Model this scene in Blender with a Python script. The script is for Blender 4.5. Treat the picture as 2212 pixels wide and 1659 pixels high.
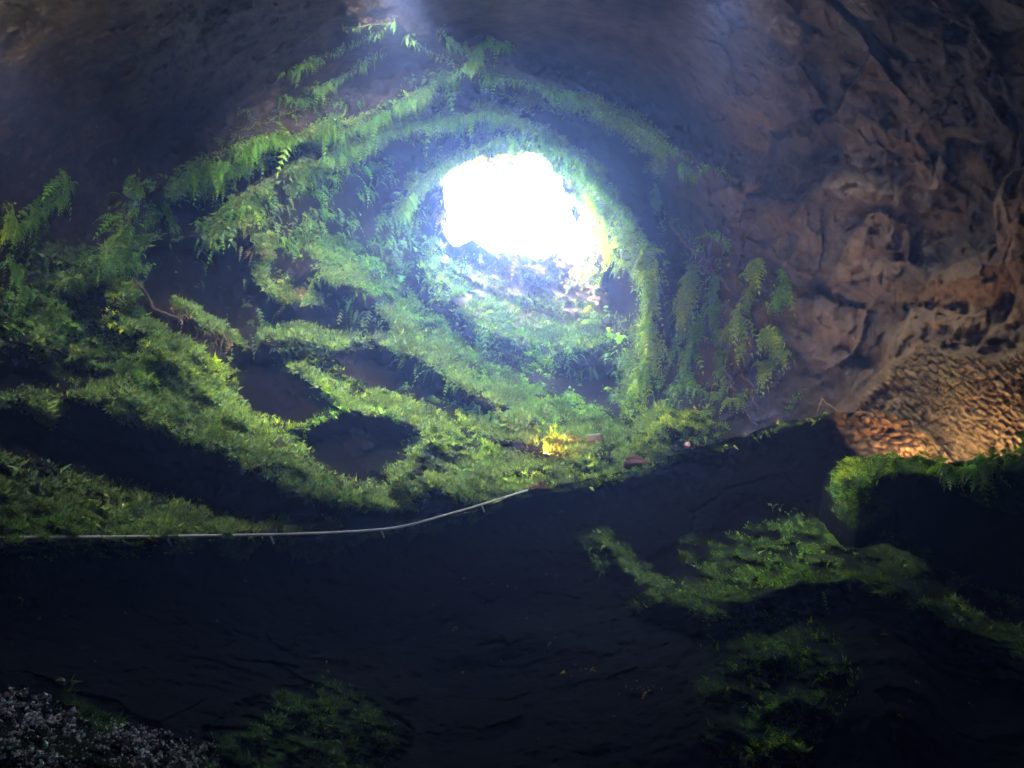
import bpy, math, random
import numpy as np
from mathutils import Vector, Matrix
random.seed(7); RNG = np.random.default_rng(11)
R = math.radians
for o in list(bpy.data.objects): bpy.data.objects.remove(o)
scene = bpy.context.scene
COL = scene.collection

# ------------------------------------------------------------------ camera, sky, sun, exposure
PITCH = 32.0; FPX = 1442.0
CAM = np.array((0.0, 0.0, 1.6))
cd = bpy.data.cameras.new("camera"); cam = bpy.data.objects.new("camera", cd); COL.objects.link(cam)
cam.location = CAM; cam.rotation_euler = (R(90 + PITCH), 0, 0)
cd.sensor_width = 36; cd.lens = FPX / 2212 * 36; cd.clip_start = .05; cd.clip_end = 600
scene.camera = cam

SUN_D = Vector((0.97, 0.10, -0.12)).normalized()      # the way the sunlight travels
elev = math.asin(-SUN_D.z); az = math.atan2(-SUN_D.x, -SUN_D.y)
w = bpy.data.worlds.new("World"); scene.world = w; w.use_nodes = True
nt = w.node_tree; nt.nodes.clear()
sky = nt.nodes.new("ShaderNodeTexSky"); sky.sky_type = 'NISHITA'; sky.sun_disc = False
sky.sun_elevation = elev; sky.sun_rotation = az; sky.air_density = 1.0; sky.dust_density = 3.0; sky.ozone_density = 1.2
bg = nt.nodes.new("ShaderNodeBackground"); bg.inputs[1].default_value = 0.15
wo = nt.nodes.new("ShaderNodeOutputWorld")
warm_tint = nt.nodes.new("ShaderNodeMix"); warm_tint.data_type = 'RGBA'; warm_tint.blend_type = 'MULTIPLY'; warm_tint.inputs[0].default_value = 1; warm_tint.inputs[7].default_value = (1.0, .82, .56, 1)  # warm multiply added to the sky to take out its blue
nt.links.new(sky.outputs[0], warm_tint.inputs[6]); nt.links.new(warm_tint.outputs[2], bg.inputs[0]); nt.links.new(bg.outputs[0], wo.inputs[0])
sl = bpy.data.lights.new("sun", 'SUN'); sl.energy = 2.0; sl.angle = R(0.5); sl.color = (1, .93, .8)
so = bpy.data.objects.new("sun", sl); COL.objects.link(so)
so.rotation_euler = SUN_D.to_track_quat('-Z', 'Y').to_euler(); so.location = (0, 20, 60)

vs = scene.view_settings
vs.view_transform = 'Standard'; vs.look = 'None'; vs.gamma = 1; vs.use_curve_mapping = False
vs.exposure = 9.25
cy = scene.cycles
cy.use_denoising = True
try: cy.denoiser = 'OPENIMAGEDENOISE'
except Exception: pass
cy.max_bounces = 6; cy.diffuse_bounces = 3; cy.glossy_bounces = 2; cy.transmission_bounces = 3
cy.volume_bounces = 0; cy.transparent_max_bounces = 4
cy.sample_clamp_indirect = 0.3; cy.caustics_reflective = False; cy.caustics_refractive = False
cy.volume_step_rate = 4; cy.volume_max_steps = 64

# ------------------------------------------------------------------ maths
cp, sp = math.cos(R(PITCH)), math.sin(R(PITCH))
FW = np.array((0, cp, sp)); UP = np.array((0, -sp, cp)); RT = np.array((1., 0, 0))
def dirs(px, py):
    px = np.asarray(px, float); py = np.asarray(py, float)
    d = FW + ((px - 1106) / FPX)[..., None] * RT + ((829.5 - py) / FPX)[..., None] * UP
    return d / np.linalg.norm(d, axis=-1, keepdims=True)
def at(px, py, r): return CAM + dirs(px, py) * np.asarray(r, float)[..., None]
def unit(v): return v / (np.linalg.norm(v, axis=-1, keepdims=True) + 1e-9)
def smooth(x): x = np.clip(x, 0, 1); return x * x * (3 - 2 * x)
def hsh(ix, iy, iz, seed):
    n = (ix.astype(np.int64) * 73856093) ^ (iy.astype(np.int64) * 19349663) ^ (iz.astype(np.int64) * 83492791) ^ (seed * 2654435761 & 0x7fffffff)
    n = (n ^ (n >> 13)) * 1274126177 & 0xffffffff
    n = (n ^ (n >> 16)) * 2246822519 & 0xffffffff
    return ((n ^ (n >> 15)) & 0xffffff) / float(0xffffff)
def vnoise(P, seed=0):
    i = np.floor(P); f = P - i; f = f * f * (3 - 2 * f); i = i.astype(np.int64); out = 0
    for dx in (0, 1):
        for dy in (0, 1):
            for dz in (0, 1):
                wgt = (f[..., 0] if dx else 1 - f[..., 0]) * (f[..., 1] if dy else 1 - f[..., 1]) * (f[..., 2] if dz else 1 - f[..., 2])
                out = out + wgt * hsh(i[..., 0] + dx, i[..., 1] + dy, i[..., 2] + dz, seed)
    return out * 2 - 1
def fbm(P, sc=1., octv=4, seed=0, gain=.5):
    a, s, out, tot = 1., sc, 0, 0
    for k in range(octv):
        out = out + a * vnoise(P * s + 17.3 * k, seed + k); tot += a; a *= gain; s *= 2.03
    return out / tot
def worley(P, sc=1., seed=0):
    Q = P * sc; i = np.floor(Q).astype(np.int64); f1 = np.full(Q.shape[:-1], 9.); f2 = f1.copy(); cell = np.zeros(Q.shape[:-1]); fac = cell.copy()
    for dx in (-1, 0, 1):
        for dy in (-1, 0, 1):
            for dz in (-1, 0, 1):
                a, b, c = i[..., 0] + dx, i[..., 1] + dy, i[..., 2] + dz
                d = np.sqrt((a + hsh(a, b, c, seed) - Q[..., 0]) ** 2 + (b + hsh(a, b, c, seed + 1) - Q[..., 1]) ** 2 + (c + hsh(a, b, c, seed + 2) - Q[..., 2]) ** 2)
                nearer = d < f1
                f2 = np.where(nearer, f1, np.minimum(f2, d)); cell = np.where(nearer, hsh(a, b, c, seed + 3), cell); t1 = (Q[..., 0] - a - .5) * (hsh(a, b, c, seed + 5) - .5) + (Q[..., 1] - b - .5) * (hsh(a, b, c, seed + 6) - .5) + (Q[..., 2] - c - .5) * (hsh(a, b, c, seed + 7) - .5); fac = np.where(nearer, t1, fac); f1 = np.where(nearer, d, f1)
    return f1, f2, cell, fac
def poly(pts, n=None, step=6.0):
    """resample a polyline evenly (Catmull-Rom) -> array (n, k)"""
    p = np.array(pts, float); q = np.vstack([2 * p[0] - p[1], p, 2 * p[-1] - p[-2]]); out = []
    for k in range(1, len(q) - 2):
        m = max(2, int(np.linalg.norm(q[k + 1][:2] - q[k][:2]) / step))
        for t in np.arange(m) / m:
            a, b, c, d = q[k - 1], q[k], q[k + 1], q[k + 2]
            out.append(.5 * (2 * b + (c - a) * t + (2 * a - 5 * b + 4 * c - d) * t * t + (3 * b - a - 3 * c + d) * t ** 3))
    out.append(p[-1]); return np.array(out)
def dist_poly(X, Y, pts):
    """nearest distance to a polyline, nearest point, arc fraction, interpolated extra columns"""
    p = np.array(pts, float); L = np.linalg.norm(np.diff(p[:, :2], axis=0), axis=1); S = np.concatenate([[0], np.cumsum(L)]); T = S[-1]
    best = np.full(X.shape, 1e9); nx = np.zeros_like(X); ny = np.zeros_like(X); fr = np.zeros_like(X)
    ext = np.zeros(X.shape + (p.shape[1] - 2,))
    for k in range(len(p) - 1):
        a, b = p[k], p[k + 1]; dx, dy = b[0] - a[0], b[1] - a[1]; l2 = dx * dx + dy * dy + 1e-9
        t = np.clip(((X - a[0]) * dx + (Y - a[1]) * dy) / l2, 0, 1)
        qx, qy = a[0] + t * dx, a[1] + t * dy; d = np.hypot(X - qx, Y - qy); m = d < best
        best = np.where(m, d, best); nx = np.where(m, qx, nx); ny = np.where(m, qy, ny); fr = np.where(m, (S[k] + t * L[k]) / T, fr)
        if ext.shape[-1]: ext = np.where(m[..., None], a[2:] + t[..., None] * (b[2:] - a[2:]), ext)
    return best, nx, ny, fr, ext, T
def inpoly(X, Y, pts):
    c = np.zeros(X.shape, bool); n = len(pts)
    for k in range(n):
        x1, y1 = pts[k]; x2, y2 = pts[(k + 1) % n]
        if y1 == y2: continue
        c ^= ((y1 > Y) != (y2 > Y)) & (X < (x2 - x1) * (Y - y1) / (y2 - y1) + x1)
    return c

# ------------------------------------------------------------------ objects
def tag(o, label=None, cat=None, group=None, kind=None):
    if label: o["label"] = label
    if cat: o["category"] = cat
    if group: o["group"] = group
    if kind: o["kind"] = kind
    return o
def empty(name, loc, label=None, cat=None, group=None):
    o = bpy.data.objects.new(name, None); COL.objects.link(o); o.location = loc; o.empty_display_size = .2
    return tag(o, label, cat, group)
def link(name, V, F, mat, parent=None, smooth_=False, attrs=None):
    """V (n,3) world coordinates, F (m,3 or 4); attrs: {name: (n,3) colours}"""
    V = np.asarray(V, np.float32); F = np.asarray(F, np.int32); k = F.shape[1]
    if parent is not None: V = V - np.array(parent.location, np.float32)
    me = bpy.data.meshes.new(name)
    me.vertices.add(len(V)); me.vertices.foreach_set("co", V.ravel())
    me.loops.add(F.size); me.loops.foreach_set("vertex_index", F.ravel())
    me.polygons.add(len(F)); me.polygons.foreach_set("loop_start", np.arange(0, F.size, k, dtype=np.int32))
    me.polygons.foreach_set("use_smooth", np.full(len(F), smooth_))
    me.update(calc_edges=True)
    for a, c in (attrs or {}).items():
        at_ = me.color_attributes.new(a, 'FLOAT_COLOR', 'POINT')
        c4 = np.ones((len(V), 4), np.float32); c4[:, :3] = c; at_.data.foreach_set("color", c4.ravel())
    me.materials.append(mat)
    o = bpy.data.objects.new(name, me); COL.objects.link(o)
    if parent is not None: o.parent = parent
    return o
class MB:
    """collects small solid shapes into one mesh"""
    def __init__(s): s.v = []; s.f = []; s.n = 0
    def add(s, V, F):
        s.v.append(np.asarray(V, float)); s.f += [tuple(int(i) + s.n for i in f) for f in F]; s.n += len(V)
    def tube(s, pts, rad, seg=7):
        pts = np.asarray(pts, float); rad = np.broadcast_to(rad, len(pts)); t = unit(np.gradient(pts, axis=0))
        ref = np.array((0.31, 0.2, .93)); a = unit(np.cross(t, ref)); b = np.cross(t, a)
        th = np.linspace(0, 2 * math.pi, seg, endpoint=False)
        V = pts[:, None] + rad[:, None, None] * (np.cos(th)[None, :, None] * a[:, None] + np.sin(th)[None, :, None] * b[:, None])
        F = [(k * seg + j, k * seg + (j + 1) % seg, (k + 1) * seg + (j + 1) % seg, (k + 1) * seg + j) for k in range(len(pts) - 1) for j in range(seg)]
        F += [tuple(range(seg))[::-1], tuple(range((len(pts) - 1) * seg, len(pts) * seg))]
        s.add(V.reshape(-1, 3), F)
    def box(s, c, size, M=None):
        q = np.array([(x, y, z) for x in (-.5, .5) for y in (-.5, .5) for z in (-.5, .5)]) * size
        if M is not None: q = q @ np.array(M).T
        s.add(q + np.array(c), [(0, 1, 3, 2), (4, 6, 7, 5), (0, 4, 5, 1), (2, 3, 7, 6), (0, 2, 6, 4), (1, 5, 7, 3)])
    def build(s, name, mat, parent=None, smooth_=False, bevel=0):
        V = np.vstack(s.v)
        if parent is not None: V = V - np.array(parent.location)
        me = bpy.data.meshes.new(name); me.from_pydata(V.tolist(), [], s.f); me.materials.append(mat)
        if smooth_: me.polygons.foreach_set("use_smooth", [True] * len(me.polygons))
        me.update(); o = bpy.data.objects.new(name, me); COL.objects.link(o); o.parent = parent
        if bevel:
            m = o.modifiers.new("bevel", 'BEVEL'); m.width = bevel; m.segments = 2
        return o

# ------------------------------------------------------------------ materials
def new_mat(name):
    m = bpy.data.materials.new(name); m.use_nodes = True; n = m.node_tree; n.nodes.clear()
    out = n.nodes.new("ShaderNodeOutputMaterial"); b = n.nodes.new("ShaderNodeBsdfPrincipled"); n.links.new(b.outputs[0], out.inputs[0])
    b.inputs["Specular IOR Level"].default_value = .3
    return m, n, b, out
def mixc(n, fac, a, b, mode='MIX'):
    x = n.nodes.new("ShaderNodeMix"); x.data_type = 'RGBA'; x.blend_type = mode
    for i, v in ((0, fac), (6, a), (7, b)):
        if hasattr(v, "is_linked") or hasattr(v, "links"): n.links.new(v, x.inputs[i])
        else: x.inputs[i].default_value = v if i == 0 else (*v, 1)
    return x.outputs[2]
def noise(n, sc, det=6, rough=.6, vec=None):
    x = n.nodes.new("ShaderNodeTexNoise"); x.inputs["Scale"].default_value = sc; x.inputs["Detail"].default_value = det; x.inputs["Roughness"].default_value = rough
    if vec is not None: n.links.new(vec, x.inputs["Vector"])
    return x.outputs[0]
def ramp(n, v, stops):
    x = n.nodes.new("ShaderNodeValToRGB"); n.links.new(v, x.inputs[0]); e = x.color_ramp.elements
    while len(e) > 1: e.remove(e[-1])
    for k, (p, c) in enumerate(stops):
        q = e[0] if k == 0 else e.new(p)
        q.position = p; q.color = (*c, 1) if len(c) == 3 else c
    return x.outputs[0]
def math_(n, op, a, b=None):
    x = n.nodes.new("ShaderNodeMath"); x.operation = op
    for i, v in ((0, a), (1, b)):
        if v is None: continue
        if hasattr(v, "links"): n.links.new(v, x.inputs[i])
        else: x.inputs[i].default_value = v
    return x.outputs[0]

def rock_material():
    """R = how mossy, G = how ochre, B = how finely slatted; a second colour attribute tints single blocks and carries painted light and shade"""
    m, n, b, out = new_mat("wet_volcanic_rock")
    tc = n.nodes.new("ShaderNodeNewGeometry").outputs["Position"]
    at_ = n.nodes.new("ShaderNodeAttribute"); at_.attribute_name = "kind"; sep = n.nodes.new("ShaderNodeSeparateColor"); n.links.new(at_.outputs[0], sep.inputs[0])
    bt = n.nodes.new("ShaderNodeAttribute"); bt.attribute_name = "block"
    n1 = noise(n, .55, 8, .65, tc); n2 = noise(n, 3.0, 8, .7, tc); n3 = noise(n, 14, 6, .7, tc)
    base = ramp(n, n1, [(.28, (.04, .034, .034)), (.45, (.085, .066, .058)), (.58, (.135, .10, .08)), (.72, (.10, .09, .082))])
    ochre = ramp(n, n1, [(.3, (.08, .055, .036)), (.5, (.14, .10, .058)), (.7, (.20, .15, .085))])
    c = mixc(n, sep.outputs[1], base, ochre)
    mot = ramp(n, n2, [(.3, (.45, .45, .45)), (.5, (.95, .95, .95)), (.75, (1.35, 1.3, 1.2))])
    c = mixc(n, 1.0, c, mot, 'MULTIPLY')
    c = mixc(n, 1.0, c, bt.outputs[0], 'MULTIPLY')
    mg = ramp(n, n3, [(.3, (.018, .035, .006)), (.5, (.07, .13, .018)), (.72, (.15, .25, .03))])
    mf = math_(n, 'MULTIPLY', sep.outputs[0], ramp(n, n2, [(.25, (.3,) * 3), (.55, (1,) * 3)]))
    c = mixc(n, mf, c, mg)
    n.links.new(c, b.inputs["Base Color"]); b.inputs["Roughness"].default_value = .95; b.inputs["Specular IOR Level"].default_value = .03
    bump = n.nodes.new("ShaderNodeBump"); bump.inputs["Strength"].default_value = .9; bump.inputs["Distance"].default_value = .12
    h = math_(n, 'ADD', math_(n, 'MULTIPLY', n2, 1.0), math_(n, 'MULTIPLY', n3, .35))
    n.links.new(h, bump.inputs["Height"]); n.links.new(bump.outputs[0], b.inputs["Normal"])
    return m
def leaf_material(name, trans=.35):
    m, n, b, out = new_mat(name)
    at_ = n.nodes.new("ShaderNodeAttribute"); at_.attribute_name = "tint"
    n.links.new(at_.outputs[0], b.inputs["Base Color"]); b.inputs["Roughness"].default_value = .55
    tr = n.nodes.new("ShaderNodeBsdfTranslucent"); n.links.new(mixc(n, 1.0, at_.outputs[0], (1.3, 1.3, .5), 'MULTIPLY'), tr.inputs[0])
    mx = n.nodes.new("ShaderNodeMixShader"); mx.inputs[0].default_value = trans
    n.links.new(b.outputs[0], mx.inputs[1]); n.links.new(tr.outputs[0], mx.inputs[2]); n.links.new(mx.outputs[0], out.inputs[0])
    return m
def plain(name, col, rough=.6, metal=0, var=.35, sc=8):
    m, n, b, out = new_mat(name); tc = n.nodes.new("ShaderNodeNewGeometry").outputs["Position"]
    v = ramp(n, noise(n, sc, 6, .7, tc), [(.3, tuple(x * (1 - var) for x in col)), (.7, tuple(min(1, x * (1 + var)) for x in col))])
    n.links.new(v, b.inputs["Base Color"]); b.inputs["Roughness"].default_value = rough; b.inputs["Metallic"].default_value = metal
    return m
M_ROCK = rock_material(); M_LEAF = leaf_material("fern_leaf", .45); M_MOSS = leaf_material("moss_fibre", .25)
M_STEM = plain("brown_stem", (.09, .065, .035)); M_STEEL = plain("grey_galvanised_steel", (.55, .55, .53), .45, .3, .15)
M_BLACK = plain("black_powder_coat", (.03, .03, .032), .5); M_GRIT = leaf_material('grit', 0.); M_RED = plain("red_scoria", (.13, .06, .05), .9)
M_PINK = plain("pink_lump", (.6, .35, .36), .8); M_WOOD = plain("rotten_wood", (.16, .10, .06), .9)

# ------------------------------------------------------------------ the cave shell
HOLE = [(958,385),(965,372),(990,362),(1003,350),(1022,345),(1040,333),(1062,338),(1080,332),(1110,335),(1140,325),(1168,328),(1180,345),
        (1195,372),(1215,395),(1222,420),(1230,450),(1245,480),(1270,505),(1268,528),(1245,540),(1205,545),(1175,548),(1160,560),(1135,548),(1100,542),
        (1065,545),(1045,535),(1020,520),(1000,528),(985,532),(972,520),(960,500),(968,470),(962,440),(955,415)]
HC = (1100., 445.)
HH = 20.4
def hole_r(py):      # a level opening HH above the ground
    return (HH - CAM[2]) / dirs(np.full_like(py, 1100.), py)[..., 2]
CTRL = [(1100,330,35.5),(1100,550,40),(950,440,37.5),(1260,440,37.5),(1150,650,37),(1150,750,34),(1150,850,30),(1250,930,26),(1050,1000,23),(1500,950,21),
 (900,800,26.5),(820,680,30),(700,650,27),(520,800,21),(300,850,16.5),(100,900,14),(0,700,15),(0,1100,11.5),(300,1150,12.5),(700,1050,17),(1000,1080,19),
 (1100,230,29),(1100,100,20.5),(1100,0,15.5),(1100,-300,9.5),(700,300,24),(500,400,21),(300,500,18),(0,400,14),(300,150,14),(0,0,10.5),(-500,0,7),(-500,800,9),
 (1380,450,28),(1450,400,23),(1430,600,25),(1600,300,18),(1900,200,13),(2212,100,10),(2212,500,12),(1900,500,15.5),(1600,700,21),(1800,750,18),(1800,880,17.5),
 (2100,850,13.5),(2212,940,13),(1700,900,19.5),(1400,1100,20),(1000,1300,18),(0,1400,11.5),(2212,1300,12),(2700,300,8),(2700,1000,9),(1500,0,14),(1500,-400,8),(700,-300,8),
 (0,2100,9),(1100,2100,12),(2212,2100,9),(880,560,32),(1300,700,32),(1330,850,27),(500,600,22.5),(350,700,18)]
def sq_(r): r = np.asarray(r, float); return np.where(r < 10, r, 10 + (r - 10) * .6)
CTRL = [(a, b, float(sq_(c))) for a, b, c in CTRL]
NEWR = {(1150,650): 28.6, (1150,750): 27.6, (1150,850): 23.6, (1250,930): 19.0, (880,560): 26.2, (820,680): 23.2, (900,800): 19.8, (1300,700): 26.5, (1330,850): 22.5, (1050,1000): 15.7, (1000,1080): 14.3,
        (700,1050): 13.1, (300,1150): 10.9, (0,1100): 10.3, (1400,1100): 15.2, (700,650): 20.8, (520,800): 17.2}
CTRL = [(a, b, NEWR.get((a, b), c)) for a, b, c in CTRL] + [(850,920,17.6), (250,1000,12.0), (300,760,14.8), (100,760,13.2)]
def rbf(ctrl):
    c = np.array(ctrl, float); X = c[:, :2] / 1000; y = np.log(c[:, 2]); n = len(c)
    def k(d): return np.where(d > 0, d * d * np.log(d + 1e-9), 0)
    D = np.linalg.norm(X[:, None] - X[None], axis=-1); A = np.zeros((n + 3, n + 3)); A[:n, :n] = k(D) + np.eye(n) * 2e-3
    A[:n, n] = 1; A[:n, n + 1:] = X; A[n, :n] = 1; A[n + 1:, :n] = X.T; wts = np.linalg.solve(A, np.concatenate([y, [0, 0, 0]]))
    def f(px, py):
        px = np.clip(px, -700, 2900) / 1000; py = np.clip(py, -500, 2200) / 1000; o = wts[n] + wts[n + 1] * px + wts[n + 2] * py
        for i in range(n): o = o + wts[i] * k(np.hypot(px - X[i, 0], py - X[i, 1]))
        return np.exp(o)
    return f
BASE = rbf(CTRL)
# ledges: x, y, height (m the lip stands out), width of the sloping top (px), width of the underside (px)
RIDGES = [
 [(230,540,1.0,60,70),(370,388,1.4,70,70),(450,345,1.6,80,70),(560,302,1.6,80,80),(640,290,1.6,70,80),(760,262,1.8,70,80),(830,232,1.8,60,80),(900,195,1.6,60,70),(980,152,1.5,50,60),(1095,95,.8,40,60)],
 [(740,55,.6,40,60),(830,45,.8,50,60),(900,80,.9,50,60),(1000,135,1.3,50,60),(1100,150,1.6,60,60),(1170,178,2.2,70,60),(1240,195,2.2,70,60),(1340,242,2.2,80,60),(1420,290,2.2,80,60),(1500,345,1.8,80,60),(1590,385,1.2,70,60),(1700,420,.6,60,60)],
 [(430,500,.8,50,70),(490,458,1.2,50,70),(560,402,1.4,50,70),(640,360,1.5,50,70),(700,332,1.6,50,70),(820,282,1.8,50,70),(920,252,2.0,50,60),(1000,240,2.4,50,60),(1060,230,2.6,60,60),(1120,250,3,60,70),(1200,300,3.2,60,80),(1270,350,3.2,60,80),(1330,420,3.2,60,80),(1370,480,3.0,60,80),(1398,540,2.8,60,80),(1415,610,2.4,60,80),(1408,700,2.2,60,80),(1395,790,1.8,60,70),(1385,850,1.,50,60)],
 [(860,470,1.5,40,50),(880,400,1.8,40,50),(950,350,2,40,50),(1020,315,2,36,50),(1100,300,2,36,50),(1190,320,2,36,50),(1240,390,2,30,50)],
 [(280,400,.8,40,60),(280,460,1,40,60),(262,530,1.2,50,60),(220,565,1.2,50,60),(130,610,1,50,60)],
 [(275,600,1.0,40,60),(262,690,1.6,50,70),(310,745,1.8,60,70),(390,790,1.6,60,90),(440,850,1.3,60,90),(500,895,1,50,80)],
 [(60,690,.8,60,60),(100,800,1.4,120,80),(200,860,2.0,140,90),(270,890,2.2,150,100),(350,925,2.3,150,110),(470,965,2.3,130,110),(560,1012,2.2,110,100),(640,1055,2.0,90,80),(700,1068,1.8,80,60),(780,1080,1.3,60,50),(860,1090,.8,50,50)],
 [(0,868,.8,30,40),(60,858,.8,30,40),(110,890,.9,40,50),(95,905,.6,40,50)],
 [(-200,1170,1.5,160,60),(0,1178,1.6,170,40),(350,1160,1.6,110,30),(560,1150,1.,50,30),(720,1140,.5,30,30)],
 [(600,785,.7,20,70),(660,808,1.4,26,110),(750,868,2.0,40,130),(850,898,2.3,50,140),(930,940,2.3,60,120),(900,985,2.2,80,110),(862,1040,2,90,60),(960,1066,2,110,50),(1100,1082,1.6,120,50),(1250,1045,1.2,70,50),(1400,1010,.8,40,50)],
 [(640,545,1.2,40,60),(700,590,2.0,50,70),(800,640,2.6,60,90),(860,700,2.8,70,90),(900,770,2.8,80,90),(980,812,2.6,80,90),(1060,860,2.6,80,80),(1110,905,2.2,70,60),(1200,925,1.8,60,50),(1350,975,1,50,40)],
 [(560,722,.6,20,60),(640,725,1.2,30,70),(720,745,1.6,40,80),(800,735,1.8,50,90),(880,755,1.8,50,80),(960,800,1.3,50,60)],
 [(930,560,1.5,50,60),(950,640,2.2,60,70),(1010,685,2.2,60,60),(1060,700,2,60,60),(1120,735,1.4,60,60),(1220,760,1.4,60,60),(1330,720,1.2,60,60)],
 [(1030,930,.6,30,50),(1120,945,1.2,40,50),(1230,968,1.4,40,50),(1330,985,1.4,50,50),(1440,985,1.,50,50)],
 [(1385,960,.5,40,40),(1420,925,1.2,50,50),(1480,905,1.4,60,60),(1550,920,1.,50,60),(1580,950,.4,40,50)],
 [(500,450,.6,40,50),(560,520,.8,40,60),(560,600,.9,40,60),(620,640,.9,40,60),(700,660,.8,40,60)],
 [(380,655,.3,16,50),(440,690,.6,20,60),(520,745,.4,20,60)],
 [(400,760,.7,30,50),(450,768,1.1,36,60),(500,820,.9,36,60)],
 # rock overhangs of the bare right-hand side
 [(1480,500,.5,60,50),(1600,480,.8,60,60),(1700,430,1.0,70,60),(1780,415,1.2,80,60),(1880,420,1.2,80,60),(1960,440,.8,60,60)],
 [(1560,580,.4,60,40),(1680,560,.6,50,50),(1800,600,.9,40,50),(1950,620,.9,40,50),(2080,600,.7,40,50),(2212,560,.6,40,40)],
 [(1640,640,.5,40,40),(1760,680,.9,40,50),(1830,720,1.0,40,40),(1930,760,.9,30,40),(2000,700,.9,40,40),(2100,700,.6,40,40)],
 [(1700,760,.5,40,40),(1800,790,.9,50,40),(1880,850,.9,40,40),(1940,800,.6,30,30)],
 [(1580,180,.5,60,60),(1600,120,.7,60,60),(1690,150,.6,60,60),(1760,60,.5,60,60)],
 [(1700,300,.5,60,60),(1800,260,.7,60,60),(1950,300,.6,60,60),(2100,250,.5,60,60)],
]
def apply_ridges(X, Y, ridges, hc=HC, scale=1.0):
    tot = np.zeros_like(X); mx = np.zeros_like(X); lit = np.zeros_like(X)
    for rd in ridges:
        p = np.array(rd, float); big = p[:, 3:].max() + 20
        box = (X > p[:, 0].min() - big) & (X < p[:, 0].max() + big) & (Y > p[:, 1].min() - big) & (Y < p[:, 1].max() + big)
        if not box.any(): continue
        x, y = X[box], Y[box]
        d, nx, ny, fr, e, T = dist_poly(x, y, rd)
        side = (hc[0] - nx) * (x - nx) + (hc[1] - ny) * (y - ny) >= 0
        tap = smooth(fr / .06 + .25) * smooth((1 - fr) / .06 + .25)
        v = np.where(side, np.clip(1 - d / e[..., 1], 0, 1) ** 1.25, 1 - smooth(d / e[..., 2]) ** .8) * e[..., 0] * tap
        v *= np.where((fr > 0.0005) & (fr < .9995), 1, np.clip(1 - d / 30, 0, 1))
        t_, m_, l_ = tot[box], mx[box], lit[box]
        tot[box] = t_ + v; mx[box] = np.maximum(m_, v); lit[box] = np.maximum(l_, np.where(side, np.clip(1 - d / e[..., 1], 0, 1), np.clip(1 - d / 10, 0, 1)))
    return (mx * .8 + tot * .2) * scale * .95, lit
def warp(X, Y, seed, amp=10.):
    Q = np.stack([X / 60, Y / 60, np.zeros_like(X)], -1)
    return X + amp * fbm(Q, 1, 4, seed, .6), Y + amp * fbm(Q, 1, 4, seed + 50, .6)

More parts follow.
